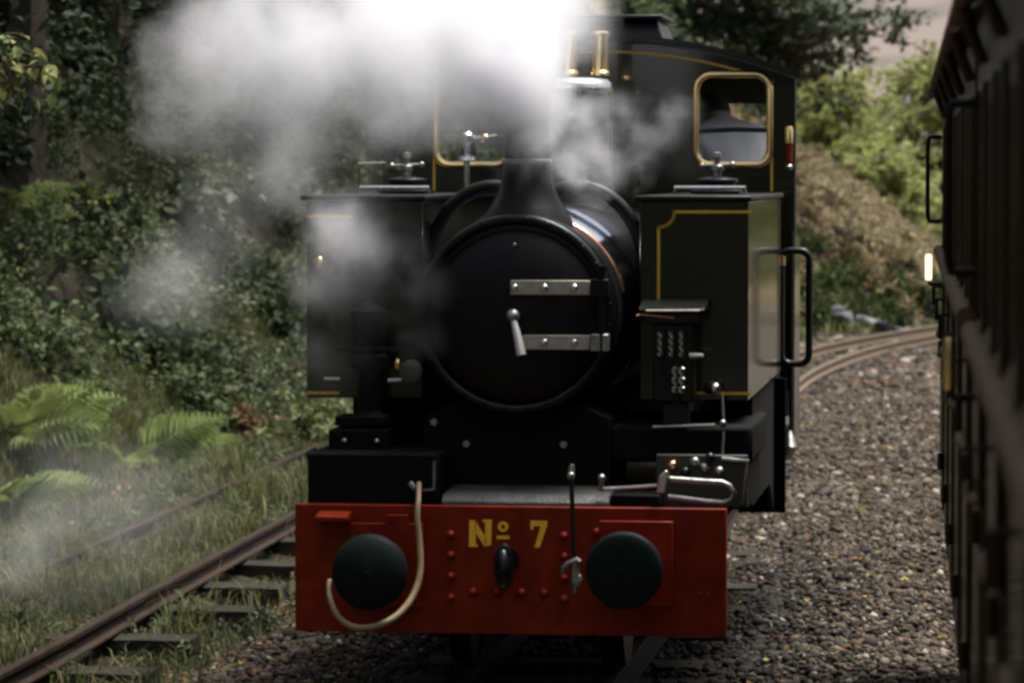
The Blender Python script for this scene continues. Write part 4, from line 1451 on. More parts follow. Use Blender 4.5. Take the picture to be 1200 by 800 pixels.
for k in range(260):
    yy = random.uniform(17, 45); xx = float(lerp_tab(yy, FOOT_Y, FOOT_X)) - random.uniform(.1, 4)
    if xx < -.28 * yy: continue
    a = random.uniform(-PI, .3)
    parts.append(stem_strip(np.array([xx, yy, gz(xx, yy)]), np.array([math.cos(a), math.sin(a)]) * random.uniform(.2, .9), random.uniform(.5, 1.3), random.uniform(.004, .009),
                            random.choice([(.10, .08, .05), (.07, .05, .03), (.13, .07, .045), (.09, .10, .045), (.16, .14, .10)])))
V, F, T = join_arrays(parts)
ug = np_mesh('undergrowth', V, F, M['leaf'], T)
tag(ug, 'tangled dark green brambles and ivy covering the bank left of the locomotive', 'undergrowth', kind='stuff')
print('undergrowth clumps', cnt, 'tris', len(F))

# ---- trees
def tree(name, label, cat, base, height, spread, cols, L, W, nl, seed, trunk_r, lean=(0, 0), first=.35, clumps=26, mat='leaf', group=None, shell=.0):
    rd = random.Random(seed)
    base = Vector(base)
    t = thing(name, base, label, cat, group)
    tops = []
    tb = MB()
    path = []
    for k in range(8):
        u = k / 7
        path.append(base + Vector((lean[0] * u * u + .10 * math.sin(3 * u + seed) * height / 8, lean[1] * u * u, height * .82 * u - .15)))
    tb.tube(path, [trunk_r * (1.25 if k == 0 else 1) * (1 - .85 * k / 7) for k in range(8)], 10)
    for k in range(clumps):
        u = rd.uniform(first, .98)
        p0 = path[min(6, int(u * 7))].lerp(path[min(7, int(u * 7) + 1)], u * 7 - int(u * 7))
        a = rd.uniform(0, 2 * PI)
        prof = math.sin(PI * min(1, (u - first) / (1 - first) * .75 + .25)) ** .7
        ln = spread * prof * rd.uniform(.55, 1.05)
        p1 = p0 + Vector((math.cos(a) * ln, math.sin(a) * ln, ln * rd.uniform(.0, .45)))
        mid = (p0 + p1) / 2 + Vector((0, 0, .12 * ln))
        rr = trunk_r * (1 - .8 * u) * .5
        tb.tube([p0, mid, p1], [rr, rr * .6, .012], 6)
        tops.append(p1); tops.append(mid)
    tops.append(path[-1])
    tb.build('trunk', M['bark'], t, angle=60)
    pr = []
    per = 18
    each = max(4, int(nl / len(tops) / per))
    for c in tops:
        r = spread * rd.uniform(.26, .46)
        pr.append(spray_leaves(np.array(c) - np.array(base), r, each, per, L, W, cols, up=.4, droop=.55))
    V, F, T = join_arrays(pr)
    np_mesh('crown', V, F, M[mat], T, parent=t)
    return t
# dark trees on the bank at left, their crowns shading the bank
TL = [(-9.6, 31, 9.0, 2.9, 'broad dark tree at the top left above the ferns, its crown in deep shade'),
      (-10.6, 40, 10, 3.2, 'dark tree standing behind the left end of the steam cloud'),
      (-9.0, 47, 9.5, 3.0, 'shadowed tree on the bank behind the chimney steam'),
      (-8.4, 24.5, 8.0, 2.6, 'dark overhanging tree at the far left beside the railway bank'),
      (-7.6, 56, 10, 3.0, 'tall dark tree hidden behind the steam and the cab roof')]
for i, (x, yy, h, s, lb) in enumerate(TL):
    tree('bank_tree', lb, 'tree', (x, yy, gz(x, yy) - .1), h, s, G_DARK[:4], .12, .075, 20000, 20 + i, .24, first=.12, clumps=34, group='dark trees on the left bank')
# big dark trees behind the cab, boughs reaching to the right
t1 = tree('roadside_tree', 'large dark tree right behind the cab roof with a thick trunk and hanging boughs', 'tree', (-4.05, 66, gz(-4.05, 66) - .2), 8.0, 2.6, G_DARK + G_MID[:2], .15, .10, 15000, 41, .40, first=.06, clumps=60)
t2 = tree('roadside_tree', 'brown trunked tree behind the roof ventilator of the cab', 'tree', (-5.9, 70, gz(-5.9, 70) - .2), 8.0, 2.6, G_DARK + G_MID[:2], .15, .10, 11000, 43, .30, first=.06, clumps=46)
# sunlit trees beyond the brown bank on the right
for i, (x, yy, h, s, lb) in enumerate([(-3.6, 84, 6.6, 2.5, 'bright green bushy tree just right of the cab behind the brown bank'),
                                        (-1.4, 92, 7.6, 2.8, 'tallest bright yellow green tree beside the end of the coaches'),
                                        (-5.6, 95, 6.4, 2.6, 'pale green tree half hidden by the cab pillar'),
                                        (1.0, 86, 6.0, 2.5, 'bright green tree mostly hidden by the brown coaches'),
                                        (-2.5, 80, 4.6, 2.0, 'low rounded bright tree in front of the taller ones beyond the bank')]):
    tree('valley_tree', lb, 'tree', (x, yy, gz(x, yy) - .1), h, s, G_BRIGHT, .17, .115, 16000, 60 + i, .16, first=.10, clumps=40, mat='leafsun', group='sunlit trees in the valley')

# ---- mostly unseen wood added to shade the engine and bank: behind the camera, beyond the coaches and up the hill at left
parts = []
wt = MB()
def added_wood_tree(x, y, h, s, lo=.22):
    b = np.array([x, y, max(GROUND0, gz(x, y)) if y > 8 else GROUND0])
    wt.tube([tuple(b + [0, 0, -.3]), tuple(b + [.1, .1, h * .5]), tuple(b + [0, 0, h * .9])], [.24, .17, .05], 7)
    for k in range(22):
        u = random.uniform(lo, 1); a = random.uniform(0, 2 * PI); rr = s * math.sqrt(random.random()) * (1.15 - .6 * u)
        parts.append(spray_leaves(b + np.array([math.cos(a) * rr, math.sin(a) * rr, h * u]), s * .5, 12, 12, .30, .20, G_DARK[1:], up=.4, droop=.5))
for x, y, h, s in [(-9, -9, 11, 3.6), (-5, -13, 12, 3.8), (-1, -15, 12, 3.8), (4, -13, 12, 3.8), (8, -9, 11, 3.6), (-12, -3, 11, 3.6), (-3, -20, 13, 4), (3, -21, 13, 4),
                   (7.5, -2, 11, 3.4), (7.2, 5, 11, 3.4), 
                   (-12, 6, 10, 3.6), (-11.5, 13, 10, 3.4), (-12.5, 20, 11, 3.6), (-15, 28, 12, 3.6), (-15, 36, 12, 3.6), (-15, 44, 12, 3.6), (-13, 53, 12, 3.6)]:
    added_wood_tree(x, y, h, s)
for x, y, h, s in [(-7.9, 21, 11, 2.8), (-8.4, 27, 11, 2.8), (-8.6, 33, 11, 2.8), (-9.2, 39, 11, 3), (-9.0, 46, 11, 3)]:
    added_wood_tree(x, y, h, s, .5)
V, F, T = join_arrays(parts)
n0 = len(V)
wo_ = np_mesh('woodland', V, F, M['leaf'], T)
tag(wo_, 'dense dark wood, mostly out of view, added to shade the little station', 'woodland', kind='stuff')
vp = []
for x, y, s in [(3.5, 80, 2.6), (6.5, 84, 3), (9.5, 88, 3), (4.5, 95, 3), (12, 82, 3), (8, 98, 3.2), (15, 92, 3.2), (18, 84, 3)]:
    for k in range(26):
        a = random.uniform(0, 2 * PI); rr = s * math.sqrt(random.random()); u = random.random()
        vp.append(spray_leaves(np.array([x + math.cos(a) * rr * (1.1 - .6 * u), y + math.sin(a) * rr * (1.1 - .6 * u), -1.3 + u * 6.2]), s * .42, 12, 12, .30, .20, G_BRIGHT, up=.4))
V, F, T = join_arrays(vp)
tag(np_mesh('far_woodland', V, F, M['leafsun'], T), 'sunlit wood continuing down the valley behind the brown coaches', 'woodland', kind='stuff')
wtr = wt.build('woodland_trunks', M['bark'])
wtr.parent = wo_
wtr['kind'] = 'stuff'

# ---- brown bracken and dry grass on the bank behind the track (one mass)
parts = []
for k in range(1500):
    yy = random.uniform(46, 66); foot = float(lerp_tab(yy, FOOT_Y, FOOT_X))
    xx = foot - random.uniform(.1, 5.5) ** 1.0
    if xx < -.075 * yy or xx > .6: continue
    z = gz(xx, yy)
    low = foot - xx < .8
    v_ = float(vnoise(xx, yy, 1.6, 12))
    cols = G_MID if low and v_ > .4 else BROWN[2:4] if v_ > .64 else BROWN[1:4] if v_ > .44 else BROWN[:3] + G_MID[:1] if v_ > .3 else G_MID
    parts.append(spray_leaves(np.array([xx, yy, z - .05]), random.uniform(.18, .42), 13, 9, .20, .04, cols, up=.8, droop=.8))
V, F, T = join_arrays(parts)
tag(np_mesh('bracken', V, F, M['leafdull'], T), 'brown autumn bracken and dry grass on the bank beyond the curved rails', 'bracken', kind='stuff')

def sid(Y_): return np.interp(Y_, [p[1] for p in SID_PATH], [p[0] for p in SID_PATH])
# ---- grass
def blades(P, Hh, Wd, cols, lean=.6, weights=None):
    n = len(P)
    az = rng.uniform(0, 2 * PI, n)
    d = np.stack([np.cos(az), np.sin(az), np.zeros(n)], 1)
    s = np.stack([-np.sin(az), np.cos(az), np.zeros(n)], 1)
    h = Hh * rng.uniform(.5, 1.3, n); b = rng.uniform(.15, 1, n) * lean
    w_ = Wd * rng.uniform(.7, 1.3, n)
    up = np.array([0, 0, 1.0])
    p0 = P - s * w_[:, None] / 2; p1 = P + s * w_[:, None] / 2
    m = P + up * (h * .6)[:, None] + d * (h * b * .3)[:, None]
    p2 = m - s * w_[:, None] * .4; p3 = m + s * w_[:, None] * .4
    p4 = P + up * (h * (1 - .3 * b))[:, None] + d * (h * b)[:, None]
    V = np.stack([p0, p1, p2, p3, p4], 1).reshape(-1, 3)
    i = np.arange(n) * 5
    F = np.concatenate([np.stack([i, i + 1, i + 3], 1), np.stack([i, i + 3, i + 2], 1), np.stack([i + 2, i + 3, i + 4], 1)])
    return V, F, np.repeat(tints(n, cols, .2, weights), 5, axis=0)
GR = [(.065, .082, .028), (.084, .10, .035), (.108, .108, .043), (.17, .148, .075), (.042, .054, .02)]
def scatter(n, x0, x1, y0, y1, dens=None):
    X_ = rng.uniform(x0, x1, n); Y_ = rng.uniform(y0 ** .5, y1 ** .5, n) ** 2
    if dens is not None:
        k = rng.uniform(0, 1, n) < dens(X_, Y_)
        X_, Y_ = X_[k], Y_[k]
    return np.stack([X_, Y_, ground_z(X_, Y_)], 1)
def sid(Y_): return np.interp(Y_, [p[1] for p in SID_PATH], [p[0] for p in SID_PATH])
def dens_left(x, y):
    o = x - sid(y)
    patch = vnoise(x, y, .55, 8)
    d = np.where(o < .42, .85, np.where(o < 1.0, .45, .14 * (y < 20)))
    d = np.where((o > -.5) & (o < .42), .95, d)
    nr = (np.abs(o - .42) < .09) | (np.abs(o + .41) < .07)
    return d * np.clip((patch - .25) * 2.4, .12, 1) * np.where(nr, .15, 1)
gp_ = scatter(190000, -7.3, -3.7, 15, 36, dens_left)
parts = [blades(gp_, .06 + .26 * vnoise(gp_[:, 0], gp_[:, 1], .6, 21) ** 1.5, .010, GR, 1.1)]
parts.append(blades(scatter(16000, -7.6, -5.2, 20, 44, lambda x, y: vnoise(x, y, .7, 9) > .35), .20, .012, GR[:3], 1.0))
parts.append(blades(scatter(14000, -5.5, 1.2, 50, 59, lambda x, y: ((lerp_tab(y, FOOT_Y, FOOT_X) - x) > -.5) & ((lerp_tab(y, FOOT_Y, FOOT_X) - x) < .9) & (vnoise(x, y, .8, 3) > .3)), .26, .025, [(.09, .14, .035), (.13, .17, .05), (.16, .16, .06)], .9))
V, F, T = join_arrays(parts)
tag(np_mesh('grass', V, F, M['blade'], T), 'rough grass growing between the rails of the siding and along the bank foot', 'grass', kind='stuff')

# ---- weeds over the siding
parts = []
for k in range(230):
    yy = random.uniform(17, 36); xx = float(sid(yy)) - random.uniform(.55, 1.6)
    if xx < -.28 * yy or near_fern(xx, yy): continue
    r_ = random.uniform(.14, .34)
    parts.append(spray_leaves(np.array([xx, yy, gz(xx, yy)]), r_, 16, 9, random.choice([.035, .05, .07]), .035, random.choice([G_MID, PALE, G_DARK[1:], G_MID[1:], BROWN[:2] + G_MID[:2]]), up=.7))
for k in range(330):
    yy = random.uniform(16, 34) ; o_ = random.choice([-.75, -.5, -.42, -.2, 0, .15, .42, .55, .95]) + random.uniform(-.15, .15)
    if vnoise(np.array([o_ * 2]), np.array([yy]), 1.3, 5)[0] < .42: continue
    xx = float(sid(yy)) + o_
    parts.append(spray_leaves(np.array([xx, yy, gz(xx, yy)]), random.uniform(.10, .24), 10, 7, random.uniform(.03, .06), .022, random.choice([G_MID, PALE, G_DARK[2:], BROWN[:2] + G_MID[2:]]), up=.6))
V, F, T = join_arrays(parts)
tag(np_mesh('weeds', V, F, M['leafdull'], T), 'small weeds creeping over the rails of the disused siding', 'weeds', kind='stuff')
# ---- ferns
def frond_mesh(length, seed, droop, tone):
    """a bracken frond: stalk along +x, a triangle of separate toothed side leaves"""
    rd = np.random.default_rng(seed)
    n = 15
    t = np.linspace(0.16, 1, n)
    Ps, Ds, Ns, Ls, Ws = [], [], [], [], []
    for i in range(n):
        u0 = (t[i] - .16) / .84
        x0 = t[i] * length * .92
        z0 = length * (.55 * t[i] - droop * t[i] ** 2)
        pl = length * (.40 * (1 - u0) ** .85 + .02) * rd.uniform(.88, 1.08)
        for s in (-1, 1):
            base = np.array([x0, 0, z0])
            dirp = norm(np.array([.50 + .25 * u0, s * .9, -.10 + rd.normal(0, .07)]))
            nrm = np.array([.15, 0, 1.0]) + rd.normal(0, .12, 3)
            Ps.append(base); Ds.append(dirp); Ns.append(nrm); Ls.append(pl); Ws.append(.11 * pl + .004)
            m = max(3, int(pl / .024))
            for k in range(m):
                u = .12 + .78 * k / m
                q = base + dirp * pl * u
                for s2 in (-1, 1):
                    e = norm(np.cross(dirp, [0, 0, 1.0])) * s2
                    l = pl * .17 * (1.1 - u)+ .006
                    Ps.append(q); Ds.append(dirp * .5 + e); Ns.append(nrm); Ls.append(l); Ws.append(min(.015, l * .6))
    tn = np.array([tone]) * rd.uniform(.85, 1.15, (len(Ps), 1))
    V, F, T = leaf_arrays(np.array(Ps), np.array(Ds), np.array(Ns), np.array(Ls), np.array(Ws), tn)
    tt = np.linspace(0, 1, 14)
    sv = np.concatenate([[(q * length * .92, -.004 * (1.1 - q), length * (.55 * q - droop * q * q) + .002), (q * length * .92, .004 * (1.1 - q), length * (.55 * q - droop * q * q) + .002)] for q in tt])
    sf = np.concatenate([[(2 * i, 2 * i + 2, 2 * i + 3), (2 * i, 2 * i + 3, 2 * i + 1)] for i in range(13)])
    V2, F2, T2 = join_arrays([(V, F, T), (sv, sf, np.tile([[.12, .13, .04]], (len(sv), 1)))])
    o = np_mesh('frond', V2, F2, M['leafdull'], T2)
    me = o.data
    bpy.data.objects.remove(o)
    return me
FROND = [frond_mesh(.80, 1, .50, (.20, .25, .075)), frond_mesh(.70, 2, .68, (.27, .32, .105)), frond_mesh(.90, 3, .42, (.15, .20, .055)), frond_mesh(.62, 4, .75, (.32, .34, .12)), frond_mesh(.78, 5, .60, (.23, .27, .085)), frond_mesh(.85, 6, .52, (.18, .24, .07))]
def fern(x, y, n, sc, label, az0=-PI, az1=PI, dz=0.0):
    z = gz(x, y) + dz
    t = thing('fern', (x, y, z), label, 'fern', 'bracken ferns on the left bank')
    for k in range(n):
        a = az0 + (az1 - az0) * (k + .5 + random.uniform(-.3, .3)) / n
        s = sc * random.uniform(.75, 1.15)
        put(random.choice(FROND), 'frond', t, (x + .03 * math.cos(a), y + .03 * math.sin(a), z), (.85 * math.cos(a) + random.uniform(-.35, .35), random.uniform(-.55, .05), a), (s, s, s))
    return t
p = FERN_AT[0]
fern(p.x, p.y, 9, 1.0, 'spreading light green fern in the middle of the left bank above the far rail', -PI * .95, PI * .35, 0)
p = FERN_AT[1]
fern(p.x, p.y, 9, 1.1, 'bright green fern cut by the left edge of the picture, fronds hanging to the right', -PI * .9, PI * .5, 0)
p = FERN_AT[2]
fern(p.x, p.y, 6, .9, 'lowest fern by the siding rail at the left edge', -PI * .8, PI * .3, 0.05)
p = FERN_AT[3]
fern(p.x, p.y, 7, .8, 'shaded fern high on the left bank below the leafy branch', -PI * .7, PI * .3, 0)
p = FERN_AT[4]
fern(p.x, p.y, 7, .7, 'small fern furthest along the bank near the steam', -PI * .8, PI * .2, 0)

# ---- lighter bushes that stand out from the mass
def bush(x, y, z, r, cols, L, n, label, per=20):
    t = thing('bush', (x, y, z), label, 'bush', 'bushes on the left bank')
    V, F, T = spray_leaves(np.array([0, 0, 0.0]), r, n, per, L, L * .66, cols, up=.5)
    st = MB()
    for k in range(5):
        a = random.uniform(0, 2 * PI)
        e = Vector((math.cos(a) * r * .6, math.sin(a) * r * .6, r * random.uniform(.3, .7)))
        b = Vector((x, y, z - .25))
        st.tube([b, b + e * .5 + Vector((0, 0, .15)), b + e + Vector((0, 0, .1))], [.012, .009, .004], 5)
    st.build('stems', M['twig'], t)
    np_mesh('foliage', V, F, M['leaf'], T, parent=t)
for px, py, Y_, r, cols, lb in ((190, 340, 27, .75, [(.10, .13, .07), (.13, .15, .08), (.09, .11, .05), (.16, .17, .10)], 'greyish pale leaved bramble bush in thin steam left of the side tank'),
                                (330, 330, 31, .6, [(.08, .10, .05), (.10, .12, .06), (.06, .08, .03)], 'speckled bush directly left of the side tank'),
                                (95, 238, 24, .28, [(.14, .17, .04), (.18, .18, .04), (.10, .14, .03)], 'small yellow green sprig on the dark bank'),
                                (45, 300, 23.5, .75, G_MID, 'mid green leafy bush at the left above the ferns'),
                                (150, 270, 27, .45, G_MID[1:], 'small bush catching light under the dark trees'),
                                (372, 500, 27.5, .5, [(.10, .13, .04), (.13, .16, .055), (.15, .15, .06)], 'low weedy bush beside the left front of the locomotive'),
                                (290, 505, 29, .32, [(.16, .06, .035), (.12, .06, .03), (.10, .09, .03)], 'reddish brown dying bramble by the far rail')):
    p = on_bank(px, py, Y_ - 4, r * .5)
    bush(p.x, p.y, p.z - r * .1, r, cols, .07, int(46 * (r / .6)), lb)

# ---- the near leafy bough hanging in from the left
bp = at(-60, 45, 14.2)
t = thing('hazel_bough', (bp.x - .6, bp.y, gz(bp.x - .6, bp.y)), 'leafy hazel bough with large sunlit leaves reaching in at the upper left edge', 'sapling')
sb_ = MB()
root = Vector((bp.x - .6, bp.y, gz(bp.x - .6, bp.y) - .05))
tip = at(62, 112, 14.0)
stem = smooth_path([root, root + Vector((.1, .05, 1.6)), at(-70, 20, 14.2), at(-10, 52, 14.1), at(30, 82, 14.05), tip], .12)
sb_.tube(stem, [.022 * (1 - .88 * i / len(stem)) for i in range(len(stem))], 7)
tw = []
for (a, b) in (((-10, 52), (35, 60)), ((0, 60), (20, 108)), ((30, 82), (60, 80)), ((-20, 48), (-6, 110)), ((10, 70), (45, 118)), ((-5, 45), (28, 40)), ((-15, 60), (8, 125)), ((20, 75), (72, 92)), ((-10, 75), (30, 122)), ((5, 58), (50, 70))):
    pa, pb = at(*a, 14.08), at(*b, 14.0)
    sb_.tube([pa, (pa + pb) / 2 + Vector((0, -.02, .01)), pb], [.006, .004, .002], 5)
    tw.append((pa, pb))
sb_.build('stem', M['twig'], t)
def leaf_mesh(seed):
    rd = np.random.default_rng(seed)
    n = 7
    u = np.linspace(0, 1, n)
    hw_ = .34 * np.sin(PI * u ** .8) * (1 - .25 * u)
    vs, fs = [], []
    for i in range(n):
        zc = -.22 * u[i] ** 2
        vs += [(u[i], -hw_[i], zc + .10 * hw_[i] / .34), (u[i], 0, zc), (u[i], hw_[i], zc + .10 * hw_[i] / .34)]
    for i in range(n - 1):
        a = 3 * i
        fs += [(a, a + 3, a + 4), (a, a + 4, a + 1), (a + 1, a + 4, a + 5), (a + 1, a + 5, a + 2)]
    tn = tints(1, [(.14, .19, .055), (.19, .22, .07), (.10, .15, .04), (.24, .23, .08)], .08)
    o = np_mesh('leaf', np.array(vs), np.array(fs), M['leaf'], np.repeat(tn, 3 * n, axis=0), smooth=True)
    me = o.data
    bpy.data.objects.remove(o)
    return me
LEAF = [leaf_mesh(k) for k in range(6)]
spots = []
for k in range(13):
    i = int(len(stem) * (.45 + .55 * k / 12)) - 1
    spots.append(Vector(stem[i]))
for pa, pb in tw:
    for k in range(7):
        spots.append(pa.lerp(pb, .15 + .85 * k / 6))
for s in spots:
    q = s + Vector((random.uniform(-.012, .012), random.uniform(-.03, .03), random.uniform(-.012, .012)))
    L_ = random.uniform(.05, .085)
    put(random.choice(LEAF), 'leaf', t, q, (random.uniform(-.7, .7), random.uniform(.0, 1.1), random.uniform(-PI * .9, PI * .4)), (L_, L_, L_))
# ---- tall straw by the bottom of the picture
st_ = thing('straw_stalk', at(235, 800, 16.9), 'single pale straw stalk leaning in front of the siding sleepers', 'dry stalk')
MB().tube([at(231, 806, 16.9), at(238, 765, 16.9), at(247, 728, 16.92)], [.0055, .005, .003], 6).build('stalk', M['hose'], st_)
MB().tube([at(247, 730, 16.92), at(249, 722, 16.92), at(250, 712, 16.93)], [.004, .009, .003], 6).build('seed_head', M['hose'], st_)

# ================================================================== BALLAST, LEAVES, ROCKS
def ico(sub):
    bm = bmesh.new()
    bmesh.ops.create_icosphere(bm, subdivisions=sub, radius=1)
    v = np.array([x.co[:] for x in bm.verts]); f = np.array([[q.index for q in p.verts] for p in bm.faces])
    bm.free()
    return v, f
IV, IF = ico(1)
def stones(P, size, cols, weights=None):
    n = len(P)
    k = len(IV)
    jit = 1 + rng.normal(0, .27, (n, k, 1))
    sc = np.exp(rng.normal(0, .28, (n, 1, 1))) * size
    ax = np.stack([rng.uniform(.7, 1.25, n), rng.uniform(.6, 1.1, n), rng.uniform(.45, .85, n)], 1)[:, None, :]
    V = IV[None] * jit * ax * sc
    a = rng.uniform(0, 2 * PI, n); ca, sa = np.cos(a), np.sin(a)
    tl = rng.normal(0, .35, n); ct, s_t = np.cos(tl), np.sin(tl)
    x = V[..., 0] * ct[:, None] - V[..., 2] * s_t[:, None]; z = V[..., 0] * s_t[:, None] + V[..., 2] * ct[:, None]; yv = V[..., 1]
    V = np.stack([x * ca[:, None] - yv * sa[:, None], x * sa[:, None] + yv * ca[:, None], z], -1) + P[:, None, :]
    F = (IF[None] + (np.arange(n) * k)[:, None, None]).reshape(-1, 3)
    return V.reshape(-1, 3), F, np.repeat(tints(n, cols, .22, weights), k, axis=0)
SC_ = [(.056, .044, .030), (.084, .068, .048), (.13, .107, .079), (.030, .023, .016), (.27, .24, .19), (.085, .05, .03)]
SW = [.27, .25, .14, .22, .04, .08]
def pts_on(n, x0, x1, y0, y1, f=None):
    P = scatter(n, x0, x1, y0, y1, f)
    return P
def right_of(x, y): return (x > sid(y) + .62 + .5 * (vnoise(x, y, .9, 4) - .5)) & (x < .17 + 1.0)
parts = []
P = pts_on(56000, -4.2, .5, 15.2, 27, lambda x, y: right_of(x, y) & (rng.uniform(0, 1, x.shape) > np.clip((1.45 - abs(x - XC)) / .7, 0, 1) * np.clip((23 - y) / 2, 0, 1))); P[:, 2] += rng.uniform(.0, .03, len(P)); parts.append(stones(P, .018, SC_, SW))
P = pts_on(27000, -3.8, .3, 27, 40, right_of); P[:, 2] += rng.uniform(.0, .03, len(P)); parts.append(stones(P, .024, SC_, SW))
P = pts_on(9000, -3.6, .3, 40, 58, lambda x, y: x < 2); P[:, 2] += rng.uniform(-.01, .02, len(P)); parts.append(stones(P, .045, SC_, SW))
P = pts_on(14000, XC - 1.45, XC + 1.45, 15.6, 23, lambda x, y: rng.uniform(0, 1, x.shape) < np.clip((1.45 - abs(x - XC)) / .7, 0, 1)); P[:, 2] += rng.uniform(.0, .03, len(P)); parts.append(stones(P, .022, [(.010, .008, .006), (.016, .013, .010), (.024, .020, .015)]))   # stones darkened to paint in the engine's shadow
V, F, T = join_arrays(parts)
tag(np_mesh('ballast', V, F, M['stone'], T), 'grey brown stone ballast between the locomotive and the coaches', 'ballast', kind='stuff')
# fallen leaves lying on the ballast
P = np.concatenate([pts_on(1100, -4.2, .4, 15.5, 46, right_of), pts_on(1500, -6.5, -3.6, 16, 34)])
P[:, 2] += .035
n = len(P)
D = rng.normal(0, 1, (n, 3)); D[:, 2] *= .15
Nn = rng.normal(0, .35, (n, 3)) + np.array([0, 0, 1.0])
s = rng.uniform(.03, .06, n)
V, F, T = leaf_arrays(P, D, Nn, s, s * .7, tints(n, [(.34, .21, .05), (.26, .11, .04), (.18, .10, .05), (.40, .32, .10), (.13, .085, .05), (.10, .07, .045)], .2))
tag(np_mesh('fallen_leaves', V, F, M['leafdull'], T), 'yellow and orange fallen leaves scattered over the ballast', 'leaves', kind='stuff')
# rocks at the foot of the far bank
def rock_mesh(seed):
    v, f = ico(2)
    rd = np.random.default_rng(seed)
    for k in range(11):
        d = norm(rd.normal(0, 1, 3)); h = rd.uniform(.30, .68)
        ov = np.maximum(0, v @ d - h)
        v = v - ov[:, None] * d
    v *= np.array([1.35, .9, .75])
    o = np_mesh('rock', v, f, M['rock'])
    me = o.data
    bpy.data.objects.remove(o)
    return me
ROCK = [rock_mesh(k) for k in range(4)]
for px, py, sc, lb in ((968, 372, .20, 'dark boulder nearest the grab loop at the foot of the brown bank'), (990, 369, .17, 'dark rock second from the locomotive in the row of stones'),
                       (1012, 375, .20, 'pale grey boulder in the middle of the row of stones behind the rails'), (1032, 377, .19, 'bluish grey stone at the right of the row beyond the rails'),
                       (1048, 384, .15, 'flat grey stone at the right end of the row by the rail'), (985, 385, .16, 'low stone in front of the row, close to the far rail'),
                       (1000, 398, .13, 'small whitish stone lying right beside the far rail')):
    Yr = 55.0
    p = at(px, py, Yr)
    o = put(random.choice(ROCK), 'rock', None, (p.x, p.y, max(p.z - .02, gz(p.x, p.y) + .05)), (random.uniform(-.2, .2), random.uniform(-.2, .2), random.uniform(0, 6)), (sc * random.uniform(1.0, 1.7), sc, sc * random.uniform(.8, 1.25)))
    if 'pale' in lb or 'whitish' in lb:
        o.material_slots[0].link = 'OBJECT'
        o.material_slots[0].material = M['palerock']
    tag(o, lb, 'rock', 'stones along the far bank')

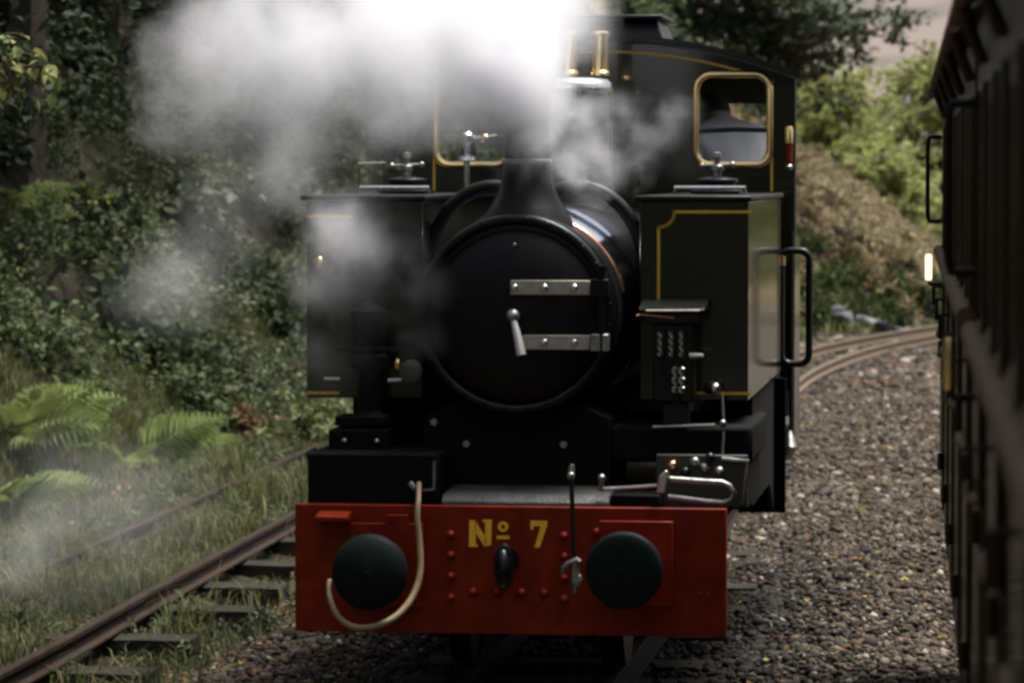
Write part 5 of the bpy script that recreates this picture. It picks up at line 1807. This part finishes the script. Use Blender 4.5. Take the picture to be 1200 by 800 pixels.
# ================================================================== STEAM
def steam(label, blobs, noise_scale, detail, cut, gain, warp, name='steam'):
    """blobs: (px, py, distance, radius in px, strength); one convex domain filled by a procedural density"""
    B = []
    for px, py, Y_, rp, a in blobs:
        c = at(px, py, Y_)
        B.append((c, rp * Y_ / FOC, a))
    bm = bmesh.new()
    iv, _f = ico(1)
    for c, r, a in B:
        for q in iv:
            bm.verts.new(c + Vector(q) * r * 1.12)
    res = bmesh.ops.convex_hull(bm, input=bm.verts)
    bmesh.ops.delete(bm, geom=[v for v in bm.verts if not v.link_faces], context='VERTS')
    me = bpy.data.meshes.new(name)
    bm.to_mesh(me); bm.free()
    o = bpy.data.objects.new(name, me)
    COL.objects.link(o)
    m = bpy.data.materials.new(name)
    m.use_nodes = True
    t = m.node_tree
    t.nodes.clear()
    out = _n(t, 'ShaderNodeOutputMaterial')
    pv = _n(t, 'ShaderNodeVolumePrincipled')
    pv.inputs['Color'].default_value = (.99, .988, 1.0, 1)
    pv.inputs['Anisotropy'].default_value = 0.0
    t.links.new(pv.outputs[0], out.inputs['Volume'])
    tc = _n(t, 'ShaderNodeTexCoord')
    no = _n(t, 'ShaderNodeTexNoise')
    no.inputs['Scale'].default_value = noise_scale
    no.inputs['Detail'].default_value = detail
    no.inputs['Roughness'].default_value = 0.6
    t.links.new(tc.outputs['Object'], no.inputs['Vector'])
    # warp the position by the noise so the edges curl
    sub = _n(t, 'ShaderNodeVectorMath', operation='MULTIPLY_ADD')
    sub.inputs[1].default_value = (warp, warp, warp); sub.inputs[2].default_value = (-warp * .5,) * 3
    t.links.new(no.outputs['Color'], sub.inputs[0])
    ad = _n(t, 'ShaderNodeVectorMath', operation='ADD')
    t.links.new(tc.outputs['Object'], ad.inputs[0]); t.links.new(sub.outputs[0], ad.inputs[1])
    acc = None
    for c, r, a in B:
        ds = _n(t, 'ShaderNodeVectorMath', operation='DISTANCE')
        ds.inputs[1].default_value = c
        t.links.new(ad.outputs[0], ds.inputs[0])
        mr = _n(t, 'ShaderNodeMapRange', interpolation_type='SMOOTHSTEP')
        mr.inputs['From Min'].default_value = r; mr.inputs['From Max'].default_value = 0
        mr.inputs['To Min'].default_value = 0; mr.inputs['To Max'].default_value = a
        t.links.new(ds.outputs['Value'], mr.inputs['Value'])
        if acc is None:
            acc = mr.outputs['Result']
        else:
            s = _n(t, 'ShaderNodeMath', operation='ADD')
            t.links.new(acc, s.inputs[0]); t.links.new(mr.outputs['Result'], s.inputs[1])
            acc = s.outputs[0]
    nm = _n(t, 'ShaderNodeMapRange')
    nm.inputs['From Min'].default_value = cut; nm.inputs['From Max'].default_value = 0.72
    nm.inputs['To Min'].default_value = 0.0; nm.inputs['To Max'].default_value = gain
    t.links.new(no.outputs['Fac'], nm.inputs['Value'])
    mu = _n(t, 'ShaderNodeMath', operation='MULTIPLY')
    t.links.new(acc, mu.inputs[0]); t.links.new(nm.outputs['Result'], mu.inputs[1])
    t.links.new(mu.outputs[0], pv.inputs['Density'])
    me.materials.append(m)
    tag(o, label, 'steam', 'steam of the locomotive', 'stuff')
    return o
steam('dense white steam billowing from the chimney and drifting left in front of the trees',
      [(614, 90, 15.98, 75, 2.4), (585, 45, 16.0, 90, 1.2), (600, 10, 16.3, 115, 1.0), (645, 0, 16.4, 100, .42), (685, 40, 16.9, 65, .12), (520, 40, 16.6, 120, .6), (560, 105, 16.2, 85, .8), (520, 110, 16.5, 70, .8), (622, 125, 16.05, 55, 1.0),
       (440, 45, 17.0, 125, .6), (350, 35, 17.2, 130, .40), (270, 60, 17.3, 120, .30), (222, 120, 17.3, 85, .24), (430, 140, 17.0, 85, .24), (480, 130, 16.8, 65, .45),
       (330, 150, 17.2, 95, .18), (610, -40, 16.6, 80, .35), (480, -40, 17.0, 90, .25), (350, -40, 17.2, 90, .2), (300, 220, 17.2, 60, .14)],
      2.6, 7, .30, 15, .42)
steam('thin swirl of steam to the right of the chimney across the cab front',
      [(640, 165, 16.2, 60, .9), (690, 195, 16.4, 55, .9), (665, 130, 16.5, 60, .8), (600, 190, 16.05, 45, .4), (720, 140, 17.5, 50, .4), (770, 150, 18.2, 45, .32), (740, 190, 17.6, 45, .3), (800, 130, 18.6, 32, .25)],
      5.0, 5, .40, 12, .25)
steam('soft puff of steam in front of the left side tank',
      [(400, 265, 16.15, 65, 1.0), (385, 330, 16.15, 60, .5), (430, 300, 16.1, 50, .4), (350, 200, 16.6, 65, .45), (375, 400, 16.1, 50, .12), (495, 340, 15.98, 50, .3), (470, 300, 16.0, 45, .3), (500, 400, 15.98, 40, .2), (420, 300, 15.95, 110, .12), (400, 420, 15.95, 70, .05)],
      4.2, 5, .36, 7, .25)
steam('faint steam drifting low over the bank and the overgrown siding on the left',
      [(200, 340, 19.5, 95, .5), (260, 260, 19, 80, .5), (90, 610, 19, 150, .26), (190, 580, 20, 110, .18), (20, 640, 19, 110, .24), (250, 180, 18.5, 60, .3)],
      2.6, 4, .34, 2.4, .4)
